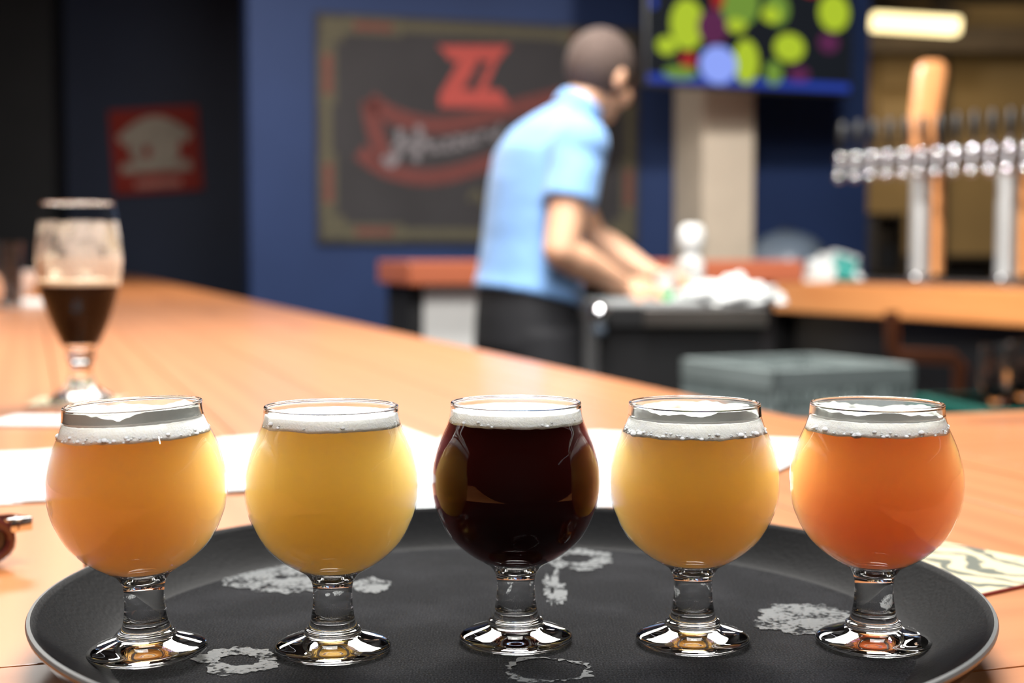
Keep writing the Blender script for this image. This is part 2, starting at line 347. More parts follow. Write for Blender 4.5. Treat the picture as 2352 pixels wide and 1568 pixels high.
# ------------------------------------------------------------------ tray
TC = Vector((0, .585, TF))
def weave():
    m = bpy.data.materials.new('tray_rubber'); m.use_nodes = True; nt = m.node_tree; L = nt.links; b = nt.nodes['Principled BSDF']
    b.inputs['Roughness'].default_value = .85; b.inputs['Specular IOR Level'].default_value = .03
    tc = nt.nodes.new('ShaderNodeTexCoord')
    n = nt.nodes.new('ShaderNodeTexNoise'); n.inputs['Scale'].default_value = 1300; n.inputs['Detail'].default_value = 2; L.new(tc.outputs['Object'], n.inputs['Vector'])
    n2 = nt.nodes.new('ShaderNodeTexNoise'); n2.inputs['Scale'].default_value = 25; n2.inputs['Detail'].default_value = 4; L.new(tc.outputs['Object'], n2.inputs['Vector'])
    r = nt.nodes.new('ShaderNodeValToRGB'); L.new(n.outputs[0], r.inputs[0]); e = r.color_ramp.elements
    e[0].position = .45; e[0].color = (.005, .005, .0055, 1); e[1].position = .8; e[1].color = (.034, .035, .037, 1)
    mx = nt.nodes.new('ShaderNodeMix'); mx.data_type = 'RGBA'; mx.blend_type = 'ADD'; L.new(r.outputs[0], mx.inputs[6])
    r2 = nt.nodes.new('ShaderNodeMapRange'); r2.inputs[1].default_value = .45; r2.inputs[2].default_value = .8; r2.inputs[3].default_value = 0; r2.inputs[4].default_value = .5; L.new(n2.outputs[0], r2.inputs[0]); L.new(r2.outputs[0], mx.inputs[0]); mx.inputs[7].default_value = (.02, .02, .022, 1)
    L.new(mx.outputs[2], b.inputs['Base Color'])
    wx = nt.nodes.new('ShaderNodeTexWave'); wx.inputs['Scale'].default_value = 260; wx.bands_direction = 'X'; L.new(tc.outputs['Object'], wx.inputs[0])
    wy = nt.nodes.new('ShaderNodeTexWave'); wy.inputs['Scale'].default_value = 260; wy.bands_direction = 'Y'; L.new(tc.outputs['Object'], wy.inputs[0])
    mu = nt.nodes.new('ShaderNodeMath'); mu.operation = 'MULTIPLY'; L.new(wx.outputs['Fac'], mu.inputs[0]); L.new(wy.outputs['Fac'], mu.inputs[1])
    bp = nt.nodes.new('ShaderNodeBump'); bp.inputs['Distance'].default_value = .0004; bp.inputs['Strength'].default_value = .7; L.new(mu.outputs[0], bp.inputs['Height']); L.new(bp.outputs[0], b.inputs['Normal'])
    return m
M_tray = weave()
M_trays = mat('tray_wall_rubber', (.0028, .0028, .003), .55, spec=.03, noise_s=60, noise_a=.25, bump_s=500, bump_d=.0003)
M_trayo = mat('tray_outer_plastic', (.02, .018, .018), .16, coat=.5, noise_s=60, noise_a=.1)
M_traye = mat('tray_edge_highlight', (.13, .135, .13), .35, noise_s=60, noise_a=.1)  # lighter grey paints the rim's highlight into the colour
tray = thing('serving_tray', TC, 'round black rubber-lined serving tray holding five small beer glasses', 'tray')
MB().lathe([(.0001, 0), (.03, 0), (.08, 0), (.12, 0), (.15, 0), (.161, .0002)], 160).build('floor_mat', M_tray, tray)
ribs = []
for k in range(60):
    t = k/59; r0 = .161 + .0255*t; z0 = .0002 + .0158*(t**1.35); ribs.append((r0 + (.00012 if k % 2 else -.00012), z0))
MB().lathe(ribs + [(.1875, .0169), (.1885, .0173)], 200).build('sloping_wall', M_trays, tray, angle=80)
MB().lathe([(.1885, .0173), (.1898, .0170), (.1903, .0160), (.1900, .0148)], 200).build('rim_edge', M_traye, tray)
MB().lathe([(.1900, .0148), (.186, .0095), (.178, .0035), (.168, -.0015), (.158, -.0035), (.0001, -.0036)], 160).build('underside', M_trayo, tray)

# wet marks on the tray, their glossy reflection painted in as pale grey
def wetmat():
    m = bpy.data.materials.new('wet_sheen_grey'); m.use_nodes = True; nt = m.node_tree; L = nt.links; b = nt.nodes['Principled BSDF']
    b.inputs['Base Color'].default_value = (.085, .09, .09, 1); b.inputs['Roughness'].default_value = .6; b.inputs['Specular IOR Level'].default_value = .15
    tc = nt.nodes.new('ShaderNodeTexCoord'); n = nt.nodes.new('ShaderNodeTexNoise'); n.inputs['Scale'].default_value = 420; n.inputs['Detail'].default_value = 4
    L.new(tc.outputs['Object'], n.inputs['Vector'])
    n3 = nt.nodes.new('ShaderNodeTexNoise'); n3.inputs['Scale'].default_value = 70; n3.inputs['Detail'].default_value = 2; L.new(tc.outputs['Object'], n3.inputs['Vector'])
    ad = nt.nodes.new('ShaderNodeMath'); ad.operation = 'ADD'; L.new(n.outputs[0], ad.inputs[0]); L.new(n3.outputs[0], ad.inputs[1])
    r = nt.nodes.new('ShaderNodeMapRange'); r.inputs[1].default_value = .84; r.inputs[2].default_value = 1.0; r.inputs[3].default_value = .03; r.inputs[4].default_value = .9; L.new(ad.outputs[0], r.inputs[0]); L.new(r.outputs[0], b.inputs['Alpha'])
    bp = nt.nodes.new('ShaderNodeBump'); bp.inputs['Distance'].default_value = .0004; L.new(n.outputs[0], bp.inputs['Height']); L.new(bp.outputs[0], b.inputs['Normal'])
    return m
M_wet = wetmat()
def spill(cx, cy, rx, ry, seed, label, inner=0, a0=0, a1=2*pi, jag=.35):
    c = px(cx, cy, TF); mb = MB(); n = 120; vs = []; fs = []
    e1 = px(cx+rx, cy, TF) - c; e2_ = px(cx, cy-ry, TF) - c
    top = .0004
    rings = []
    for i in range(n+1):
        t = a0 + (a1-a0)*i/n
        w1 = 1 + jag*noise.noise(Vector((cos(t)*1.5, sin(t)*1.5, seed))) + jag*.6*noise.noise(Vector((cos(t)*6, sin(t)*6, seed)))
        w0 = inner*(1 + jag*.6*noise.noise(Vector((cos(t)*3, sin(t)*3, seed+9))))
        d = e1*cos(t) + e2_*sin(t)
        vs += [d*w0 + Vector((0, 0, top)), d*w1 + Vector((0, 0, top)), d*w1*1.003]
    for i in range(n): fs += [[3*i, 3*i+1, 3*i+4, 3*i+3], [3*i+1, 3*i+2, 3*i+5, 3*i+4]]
    mb.add(vs, fs); o = mb.build('spill', M_wet, loc=c); return tag(o, label, 'spill', 'wet marks with painted sheen on the black tray')
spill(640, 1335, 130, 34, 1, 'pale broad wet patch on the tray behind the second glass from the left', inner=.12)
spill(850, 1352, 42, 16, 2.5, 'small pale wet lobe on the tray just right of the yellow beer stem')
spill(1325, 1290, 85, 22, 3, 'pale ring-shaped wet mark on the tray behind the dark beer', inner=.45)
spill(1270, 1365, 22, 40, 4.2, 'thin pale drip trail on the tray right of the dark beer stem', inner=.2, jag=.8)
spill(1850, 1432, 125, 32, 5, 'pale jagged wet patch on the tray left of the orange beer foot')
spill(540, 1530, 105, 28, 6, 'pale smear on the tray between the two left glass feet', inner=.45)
spill(1260, 1552, 110, 30, 7.7, 'pale arc of liquid with painted sheen on the tray in front of the dark beer', inner=.82)

# ------------------------------------------------------------------ taster glasses
OUT = [(25.7, 95), (25.9, 92), (26.2, 89.8), (27.3, 86.4), (29, 82.6), (30.8, 78.2), (32.3, 72.9), (33.1, 69), (33.3, 65.4), (33.2, 61), (32.8, 58), (31.9, 54), (30.5, 50.5),
       (28.8, 46.8), (26.5, 43), (24.2, 40.3), (21.5, 37.8), (18.3, 35.3), (15.0, 33.3), (12.6, 32.0)]
def interp(prof, z):
    for (r0, z0), (r1, z1) in zip(prof, prof[1:]):
        if (z0-z)*(z1-z) <= 0 and z0 != z1: return r0 + (r1-r0)*(z-z0)/(z1-z0)
    return prof[-1][0]
STEM = [(12.6, 32.0), (10.4, 30.6), (8.9, 28.8), (8.0, 27), (7.6, 25), (7.5, 22), (7.6, 19), (8.0, 16), (8.5, 13), (9.1, 11), (9.7, 9.6), (10.6, 9.1), (11.0, 8.3), (10.7, 7.5), (11.2, 7.0), (13, 6.4), (16, 5.5), (19, 4.5), (21, 3.7),
        (22.1, 2.9), (22.5, 2.1), (22.3, 1.2), (21.6, .5), (20.5, .15), (17, .4), (12, 1.0), (6, 1.5), (.01, 1.6)]
def smooth_prof(p, k=3):
    out = []
    for i in range(len(p)-1):
        p0 = p[max(i-1, 0)]; p1 = p[i]; p2 = p[i+1]; p3 = p[min(i+2, len(p)-1)]
        for j in range(k):
            t = j/k
            out.append(tuple(.5*((2*p1[q]) + (-p0[q]+p2[q])*t + (2*p0[q]-5*p1[q]+4*p2[q]-p3[q])*t*t + (-p0[q]+3*p1[q]-3*p2[q]+p3[q])*t**3) for q in (0, 1)))
    return out + [p[-1]]
mm = .001
def taster(x, Y, label, beer, foam, lt, ft, seed, tilt=0, dz=0, lace=None, nb=0, film=None):
    """lt: height of the liquid's top, ft: height of the foam's top (mm)"""
    loc = Vector(((x - CX)/FPX*Y, Y, TF + dz))
    g = thing('taster_glass', loc, label, 'glass', group='beer taster glasses on the black tray'); g.rotation_euler = (0, tilt, 0)
    # bowl wall: outer and inner skin
    outp = smooth_prof(OUT, 3)
    MB().lathe([(r*mm, z*mm) for r, z in outp], 96).build('bowl', M_thin, g)
    # rounded lip of solid glass
    lip = [(25.05 + .72*cos(t), 95 + .8*sin(t)) for t in [k*2*pi/12 for k in range(12)]]
    MB().lathe([(r*mm, z*mm) for r, z in lip], 96, closed=True).build('rim', M_glass, g)
    # upper glass wall above the drink, with real thickness
    zz = ft + 1.0
    wall = [(interp(OUT, z) - .02, z) for z in [94.6, 92.5, 90.5, zz] if z >= zz]; wall += [(r-1.0, z) for r, z in wall[::-1]]
    if len(wall) >= 4: MB().lathe([(r*mm, z*mm) for r, z in wall], 96, closed=True).build('upper_wall', M_glass, g)
    # stem and foot: solid glass with a hollow dimple under the liquid
    st = smooth_prof(STEM, 3)
    cup = [(.01, 27.6), (4.0, 27.9), (6.2, 28.8), (7.6, 30.2), (9.4, 31.5), (12.0, 32.35)]
    MB().lathe([(r*mm, z*mm) for r, z in cup + st], 96).build('stem_and_foot', M_glass, g)
    # liquid
    ins = .35
    lp = [(r-ins, z) for r, z in outp if z < lt and r > 13.5]; lp = [(interp(OUT, lt)-ins, lt)] + lp
    lp += [(12.0, 32.5), (9.3, 31.65), (7.4, 30.4), (6.0, 29.0), (3.8, 28.1), (.01, 27.8)]
    lp = [(.01, lt), (12, lt), (22, lt)] + lp
    MB().lathe([(r*mm, z*mm) for r, z in lp], 96).build('beer', beer, g)
    # foam head, ragged at both faces
    def fn(p, a, j):
        rag = wobble(a, seed, .5, 3) + wobble(a, seed+5, .35, 14)
        if j < 1 or j > nf-2: rag *= .3
        p.z += (rag*.9 if j >= nf//2 else wobble(p.x*600, seed, .5, 1) * .5 + wobble(p.y*700, seed+3, .4, 1)*.5)*mm; return p
    fr = interp(OUT, (lt+ft)/2)-.3
    fp = [(.01, ft-1.0), (6, ft-1.1), (12, ft-1.2), (18, ft-1.1), (22, ft-.7), (24, ft-.2), (interp(OUT, ft)-1.0, ft), (interp(OUT, ft)-.4, ft-.4), (interp(OUT, lt+2)-.32, lt+2), (interp(OUT, lt+.7)-.32, lt+.7), (interp(OUT, lt-.3)-.3, lt-.5), (interp(OUT, lt)-2.2, lt-.9), (15, lt-.2), (.01, lt-.2)]
    nf = len(fp)
    MB().lathe([(r*mm, z*mm) for r, z in fp], 144, fn=fn).build('foam', foam, g, angle=180)
    rnd = random.Random(seed)
    if film:    # foam left clinging to the wall above the head; ragged upper edge
        nseg = 180; vs = []; fs = []
        for i in range(nseg+1):
            a = 2*pi*i/nseg
            hgt = film[0] + (film[1]-film[0])*(.5 + .9*noise.noise(Vector((cos(a)*1.6, sin(a)*1.6, seed*3.1)))) + .7*noise.noise(Vector((cos(a)*9, sin(a)*9, seed)))
            hgt = max(ft-.3, min(94.4, hgt))
            for q in (0, .35, .7, 1):
                z = ft-.8 + (hgt-ft+.8)*q; r = interp(OUT, z) - 1.1; vs.append((r*mm*cos(a), r*mm*sin(a), z*mm))
        for i in range(nseg):
            for q in range(3): fs.append([4*i+q, 4*i+4+q, 4*i+5+q, 4*i+1+q])
        MB().add(vs, fs).build('foam_film', lace or M_lace, g, angle=180)
    if nb:
        mb = MB()
        for k in range(nb):
            a = rnd.uniform(pi+.1, 2*pi-.1) if rnd.random() < .8 else rnd.uniform(0, 2*pi); s_ = rnd.choice([.35, .45, .6, .9, 1.5 if rnd.random() < .4 else .5])
            z = lt + rnd.uniform(-.2, 1.6); r = interp(OUT, z)-.3-s_*.55
            mb.ell((r*mm*cos(a), r*mm*sin(a), z*mm), (s_*mm*1.2, s_*mm*1.2, s_*mm*.8), 10, 6)
        tag(mb.build('bubbles', M_foam, g), kind='stuff')
    # few bubbles floating at the bottom of the foam and on the drink's skin
    return g
VOL = True
B1 = beermat('hazy_amber_beer', (1, .90, .30), (1, .68, .0), 150, .65, .42)
B2 = beermat('hazy_straw_beer', (1, .93, .36), (1, .77, .0), 150, .65, .42)
B3 = beermat('dark_brown_beer', (.6, .12, .10), (.30, .0, .0), 30, .3, 7)
B4 = beermat('hazy_golden_beer', (1, .92, .28), (1, .72, .0), 150, .65, .42)
B5 = beermat('red_orange_beer', (1, .88, .25), (1, .50, .02), 150, .65, .48)
taster(327, .537, 'small tulip glass of hazy orange-gold beer, leaning slightly left at the tray\'s left edge', B1, M_foam, 84.2, 89.4, 11, tilt=R(-2.6), dz=.0022, nb=60, film=(91.5, 95.5))
taster(759, .549, 'small tulip glass of hazy straw-yellow beer filled to the brim with thin foam', B2, M_foam, 88.6, 92.6, 22, nb=18)
taster(1185, .563, 'small tulip glass of dark brown beer in the middle of the tray', B3, M_foam, 88.4, 92.6, 33, nb=14)
taster(1597, .561, 'small tulip glass of hazy golden beer between the dark beer and the orange beer', B4, M_foam, 84.6, 89.8, 44, nb=80, film=(91, 95))
taster(2018, .559, 'small tulip glass of deep orange beer at the right end of the tray', B5, M_foam, 85.6, 90.4, 55, nb=50, film=(91, 95))

# ------------------------------------------------------------------ papers, coasters
def sheet(pts, label, z, name='menu_sheet', m=None, ink=True, lift=0):
    P = [px(x, y) for x, y in pts]; c = sum(P, Vector())/len(P)
    t = thing(name, (c.x, c.y, BAR + z), label, 'paper', group='white menu sheets on the bar')
    MB().prism([((p-c).x, (p-c).y) for p in P], 0, .0006).build('page', m or M_paper, t, smooth=False)
    if ink:
        mb = MB(); A, B, Cc, D = [p - c for p in P[:4]]
        for k in range(9):
            v = .12 + k*.085
            for q in range(5):
                u0 = .08 + q*.17; u1 = u0 + .10 + .05*random.random()
                f = lambda u, w: (A*(1-u)+B*u)*(1-w) + (D*(1-u)+Cc*u)*w
                a_, b2, c2, d2 = f(u0, v), f(u1, v), f(u1, v+.014), f(u0, v+.014)
                mb.add([(s.x, s.y, .0008) for s in (a_, b2, c2, d2)], [[0, 1, 2, 3]])
        mb.build('print', M_ink, t, smooth=False)
    return t
sheet([(-190, 1052), (140, 1038), (40, 1162), (-330, 1178)], 'white menu sheet on the bar at the far left, its edge crossing the next one', .0006)
sheet([(80, 1042), (600, 1010), (545, 1137), (20, 1161)], 'white printed menu sheet on the bar behind the leftmost beer', .0014)
sheet([(500, 1016), (905, 985), (1006, 1022), (985, 1122), (520, 1138)], 'white menu sheet on the bar behind the yellow beer', .0022)
sheet([(900, 1060), (1420, 1050), (1440, 1168), (880, 1172)], 'white sheet lying closest behind the dark beer against the tray', .0002, ink=False)
sheet([(1010, 1012), (1385, 996), (1500, 1110), (960, 1124)], 'white menu sheet on the bar directly behind the dark beer', .0012)
sheet([(1385, 1000), (1860, 1019), (1845, 1062), (1790, 1090), (1450, 1120)], 'white menu sheet on the bar between the golden and the orange beer', .0022, ink=False)

def coastermat():
    m = mat('coaster_print', (.42, .38, .26), .9, spec=.1); nt = m.node_tree; L = nt.links; b = nt.nodes['Principled BSDF']
    tc = nt.nodes.new('ShaderNodeTexCoord'); wv = nt.nodes.new('ShaderNodeTexWave'); wv.inputs['Scale'].default_value = 16; wv.inputs['Distortion'].default_value = 14; wv.inputs['Detail'].default_value = 3; wv.inputs['Detail Scale'].default_value = 1.2
    L.new(tc.outputs['Object'], wv.inputs[0]); r = nt.nodes.new('ShaderNodeValToRGB'); L.new(wv.outputs['Fac'], r.inputs[0]); e = r.color_ramp.elements
    e[0].position = .18; e[0].color = (.10, .105, .085, 1); e[1].position = .42; e[1].color = (.42, .37, .24, 1); L.new(r.outputs[0], b.inputs['Base Color']); return m
M_coast = coastermat(); M_cedge = mat('coaster_red_edge', (.30, .05, .04), .8, noise_s=30, noise_a=.1)
def coaster(c, side, rz, label, th=.0016):
    t = thing('coaster', (c[0], c[1], BAR), label, 'coaster', rz=rz)
    MB().box((0, 0, th/2), (side, side, th), bev=.0003).build('board', M_cedge, t, smooth=False)
    MB().box((0, 0, th + .0001), (side-.001, side-.001, .0002)).build('printed_face', M_coast, t, smooth=False)
    return t
coaster((.2156, .7135), .1, R(35.6), 'cream patterned cardboard coaster with red edge beside the tray, right of the orange beer')
G = px(183, 925)
coaster((G.x - .004, G.y), .094, R(8), 'cream cardboard coaster under the tall footed glass of stout')
n_ = px(120, 972)
t = thing('coaster', (n_.x, n_.y, BAR), 'white cardboard coaster lying in front of the stout glass', 'coaster', rz=R(-4))
MB().box((0, 0, .0015), (.105, .07, .003), bev=.0006).build('board', M_paper, t, smooth=False)

# ------------------------------------------------------------------ footed stout glass
PF = [(37, 209), (39.5, 196), (42.5, 178), (44.6, 160), (45, 148), (44, 136), (42, 124), (38.6, 108), (34.5, 94.5), (29, 80), (23.5, 68), (20, 60.5)]
PS = [(20, 60.5), (16, 57), (14.3, 52), (14.8, 47), (12.5, 42), (11.3, 35), (11.8, 28), (13.5, 22), (17, 16), (23, 10.5), (29, 7), (32, 5), (33, 3), (32, .8), (28, .1), (.01, 1)]
pg = thing('stout_glass', (G.x, G.y, BAR + .0018), 'tall footed glass half full of black stout with foam lacing, on a coaster at left', 'glass')
pp = smooth_prof(PF, 3)
MB().lathe([(r*mm, z*mm) for r, z in pp], 72).build('bowl', thinglass('stout_glass_wall', f=1.28), pg)
MB().lathe([((36.4 + .8*cos(k*pi/5))*mm, (209 + .9*sin(k*pi/5))*mm) for k in range(10)], 72, closed=True).build('rim', M_glass, pg)
MB().lathe([(r*mm, z*mm) for r, z in [(.01, 57), (12, 58), (19.6, 60.6)] + smooth_prof(PS, 3)], 72).build('stem_and_foot', M_glass, pg)
lt = 123
MB().lathe([(r*mm, z*mm) for r, z in [(.01, lt), (interp(PF, lt)-.6, lt)] + [(r-.6, z) for r, z in pp if z < lt] + [(12, 58.6), (.01, 57.6)]], 72).build('beer', mat('stout', (.010, .003, .002), .3, spec=.05, noise_s=20, noise_a=.1), pg)
MB().lathe([(r*mm, z*mm) for r, z in [(.01, 128), (36, 128), (interp(PF, 129)-2, 129), (interp(PF, 129)-.9, 128.4), (interp(PF, 126)-.6, 126), (interp(PF, 123)-.6, 122.8), (.01, 123)]], 72).build('foam', M_foamt, pg)
MB().lathe([((interp(PF, z)-.9)*mm, z*mm) for z in (129, 133, 138, 143, 148, 153)], 72).build('foam_film', lacing('thick_tan_lacing', (.74, .62, .50), 60, .28, .5), pg)
MB().lathe([((interp(PF, z)-.9)*mm, z*mm) for z in (153, 160, 168, 176, 184, 190)], 72).build('foam_film', M_lacet, pg)

# ------------------------------------------------------------------ sunglasses at the left edge
sgm = mat('brown_acetate', (.10, .022, .015), .12, coat=.6, noise_s=40, noise_a=.4); lens = mat('dark_lens', (.03, .012, .01), .08, coat=.5, noise_s=10, noise_a=.1)
sp = px(34, 1300)
sg = thing('sunglasses', (sp.x - .0495, sp.y - .048, BAR), 'brown sunglasses with dark lenses on the bar at the left edge of the photo', 'sunglasses', rz=.8)
for s_ in (-1, 1):
    mb = MB(); n = 28; pts = []
    for k in range(n+1):
        t_ = 2*pi*k/n; pts.append((s_*.034 + .029*math.copysign(abs(cos(t_))**.7, cos(t_)), -.004*abs(cos(t_)) , .0135 + .0115*math.copysign(abs(sin(t_))**.8, sin(t_))))
    mb.tube(pts, .0027, 8, cap=False); fr_ = mb.build('lens_frame', sgm, sg)
    MB().add([(p[0], p[1], p[2]) for p in pts[:-1]], [list(range(n))]).build('lens', lens, fr_)
    MB().tube([(s_*.064, -.004, .020), (s_*.070, 0, .0205), (s_*.071, .012, .020), (s_*.071, .05, .014), (s_*.069, .10, .009), (s_*.066, .125, .004)], [.004, .0042, .0035, .003, .003, .0035], 8).build('temple', sgm, sg)
    MB().box((s_*.068, -.003, .0205), (.012, .007, .007), bev=.001).build('hinge', M_chrome, sg)
MB().tube([(-.006, -.002, .017), (0, -.003, .019), (.006, -.002, .017)], .0028, 8).build('bridge', sgm, sg)

# ------------------------------------------------------------------ chalkboard on the back wall
M_board = mat('chalkboard', (.032, .030, .032), .75, spec=.2, noise_s=3, noise_a=.12)
M_ch = mat('ochre_chalk', (.07, .062, .038), .9, noise_s=40, noise_a=.3)
M_chr = mat('red_chalk', (.11, .03, .026), .9, noise_s=40, noise_a=.25)
M_red2 = mat('bright_red_chalk', (.34, .055, .045), .9, noise_s=40, noise_a=.15)
M_gch = mat('grey_chalk', (.17, .155, .165), .9, noise_s=60, noise_a=.3)
def wallhit(x, y, off=0):       # where a pixel's ray meets the back wall (minus off)
    k = (x - CX)/FPX; base = wb(0, off); Y = (base.y - .34*base.x)/(1 - .34*k); return Vector((k*Y, Y, CAMZ + (YH-y)/FPX*Y))
BO = wallhit(1093, 300)
bd = thing('chalkboard', (BO.x, BO.y, BO.z), 'large framed chalkboard with red double letters and ribbon on the blue wall', 'chalkboard', rz=WRZ)
def bl(x, y):                   # pixel -> board plane coordinates (along, up)
    p = wallhit(x, y) - BO; return (p.dot(WD), p.z)
A0 = bl(727, 298)[0]; A1 = bl(1462, 298)[0]; ztop = bl(727, 35)[1]; zbot = bl(727, 560)[1]
MB().box(((A0+A1)/2, -.012, (ztop+zbot)/2), (A1-A0, .024, ztop-zbot), bev=.004).build('panel', M_board, bd, smooth=False)
def flat(pts, d=.027, th=.003):   # extruded outline standing on the board face
    mb = MB(); n = len(pts); vs = [(p[0], -d, p[1]) for p in pts] + [(p[0], -d+th, p[1]) for p in pts]
    mb.add(vs, [list(range(n)), list(range(n, 2*n))[::-1]] + [[i, (i+1) % n, (i+1) % n + n, i+n] for i in range(n)]); return mb
def strip(pts, wd, name, m, parent, d=.027):   # stroke of a given width
    mb = MB(); P = [Vector((p[0], p[1])) for p in pts]; vs = []; fs = []
    W = wd if hasattr(wd, '__len__') else [wd]*len(P)
    for i, p in enumerate(P):
        t = (P[min(i+1, len(P)-1)] - P[max(i-1, 0)]).normalized(); nn = Vector((-t.y, t.x))*W[i]/2
        for q in (p+nn, p-nn): vs += [(q.x, -d, q.y), (q.x, -d+.003, q.y)]
    for i in range(len(P)-1):
        k = 4*i; fs += [[k, k+2, k+6, k+4], [k, k+4, k+5, k+1], [k+2, k+3, k+7, k+6]]
    mb.add(vs, fs); return mb.build(name, m, parent, smooth=False)
def r_(a0, a1, z0, z1): return [(a0, z0), (a1, z0), (a1, z1), (a0, z1)]
ins = .06
for (p, q) in [((A0+ins, ztop-ins), (A1-ins, ztop-ins)), ((A0+ins, zbot+ins), (A1-ins, zbot+ins)), ((A0+ins, zbot+ins), (A0+ins, ztop-ins)), ((A1-ins, zbot+ins), (A1-ins, ztop-ins))]:
    strip([p, q], .062, 'border_line', M_ch, bd, d=.0255)
for sx, zc, sz in [(A0+ins, ztop-ins, -1), (A1-ins, ztop-ins, -1), (A0+ins, zbot+ins, 1), (A1-ins, zbot+ins, 1)]:
    dx = 1 if sx < (A0+A1)/2 else -1
    for (w0, w1, h0, h1, m_, dd) in [(-.03, .10, -.03, .10, M_ch, .0265), (.10, .44, -.04, .055, M_ch, .0263), (.16, .38, -.01, .03, M_chr, .028), (-.04, .055, .12, .45, M_ch, .0263), (-.015, .03, .17, .39, M_chr, .028)]:
        pts = r_(min(sx+dx*w0, sx+dx*w1), max(sx+dx*w0, sx+dx*w1), min(zc+sz*h0, zc+sz*h1), max(zc+sz*h0, zc+sz*h1))
        flat(pts, dd).build('corner_ornament', m_, bd, smooth=False)
# the two interlocking letters
def zpoly(x0, x1, y0, y1, slant):
    tx = lambda f: x0 + (x1-x0)*f
    return [bl(tx(a_), y0 + (y1-y0)*b2) for a_, b2 in slant]
Z1 = [(0, 0), (.60, 0), (.60, .17), (.34, .72), (.50, .72), (.50, 1), (.02, 1), (.02, .80), (.30, .25), (.18, .25)]
Z2 = [(.60, 0), (1.0, 0), (.80, .30), (.66, .72), (.86, .72), (1.0, 1), (.50, 1), (.50, .80), (.72, .25), (.60, .25)]
flat(zpoly(1005, 1168, 112, 250, Z1), .029, .005).build('letter', M_red2, bd, smooth=False)
flat(zpoly(1005, 1168, 112, 250, Z2), .029, .005).build('letter', M_red2, bd, smooth=False)
# ribbon: upper and lower swags, side fold
def curve(pts, n=24):
    out = []; P = smooth_prof([tuple(p) for p in pts], n//(len(pts)-1)); return [bl(*p) for p in P]
strip(curve([(848, 235), (900, 268), (980, 291), (1060, 285), (1160, 258), (1290, 225)]), .10, 'ribbon', M_chr, bd)
strip(curve([(825, 350), (880, 388), (960, 408), (1040, 400), (1130, 372), (1290, 330)]), .095, 'ribbon', M_chr, bd)
strip(curve([(850, 235), (858, 290), (875, 345), (885, 375)]), [.10]*99, 'ribbon', M_chr, bd)
# script lettering: capital H, then small letters running uphill
for seg in [[(918, 300), (916, 345), (898, 378), (880, 362)], [(962, 292), (958, 345), (952, 372)], [(900, 345), (940, 334), (985, 330)]]:
    strip(curve(seg), .045, 'letter', M_gch, bd, d=.0292)
x = 985
for k, (w_, hgt, kind) in enumerate([(24, 30, 'a'), (22, 26, 'z'), (22, 26, 'z'), (24, 28, 'a'), (22, 28, 'r'), (24, 36, 'd')]):
    y = 352 - (x-985)*.20
    if kind == 'a': s_ = [(x+w_*.7, y-hgt*.7), (x, y-hgt*.5), (x+w_*.3, y), (x+w_*.7, y-hgt*.3), (x+w_, y)]
    elif kind == 'z': s_ = [(x, y-hgt*.8), (x+w_*.8, y-hgt*.8), (x+w_*.1, y), (x+w_, y-2)]
    elif kind == 'r': s_ = [(x, y-hgt*.8), (x+2, y), (x+4, y-hgt*.6), (x+w_*.8, y-hgt*.8)]
    else: s_ = [(x+w_*.7, y-hgt*.4), (x, y-hgt*.3), (x+w_*.5, y), (x+w_*.9, y-hgt)]
    strip(curve(s_), .02, 'letter', M_gch, bd, d=.0292); x += w_ + 5
strip(curve([(1075, 462), (1092, 440), (1110, 470), (1125, 445)]), .03, 'flourish', M_ch, bd)

# red square sign on the far navy wall
SP = pd(364, 347, 11.37)
M_sr = mat('red_sign', (.30, .03, .02), .6, spec=.2, noise_s=8, noise_a=.12); M_sc = mat('cream_print', (.42, .36, .29), .7, noise_s=10, noise_a=.15)
sgn = thing('wall_sign', (SP.x, SP.y, SP.z), 'red square sign with a cream round emblem on the dark navy wall', 'sign'); sgn.rotation_euler = (0, R(-3.5), 0)
MB().box((0, 0, 0), (.70, .03, .66), bev=.005).build('sign_panel', M_sr, sgn, smooth=False)
def disc(cx_, cz, rx, rz_, d, n=28, a0=0, a1=2*pi): return flat([(cx_ + rx*cos(a0+(a1-a0)*k/n), cz + rz_*sin(a0+(a1-a0)*k/n)) for k in range(n)], d)
em = disc(0, .03, .21, .18, .020).build('emblem', M_sc, sgn, smooth=False)
strip([(-.27 + .54*k/16, .08 + .14*sin(pi*k/16)) for k in range(17)], .09, 'lettering_band', M_sc, sgn, d=.019)
strip([(-.28, -.13), (.27, -.13)], .075, 'lettering_band', M_sc, sgn, d=.019)
strip([(-.18, -.26), (.18, -.26)], .05, 'lettering_band', mat('pink_print', (.50, .22, .18), .7, noise_s=30, noise_a=.2), sgn, d=.019)
disc(-.07, -.01, .035, .05, .0225).build('emblem_mark', M_sr, sgn, smooth=False)
disc(.21, -.0, .03, .06, .0225).build('emblem_mark', M_sr, sgn, smooth=False)

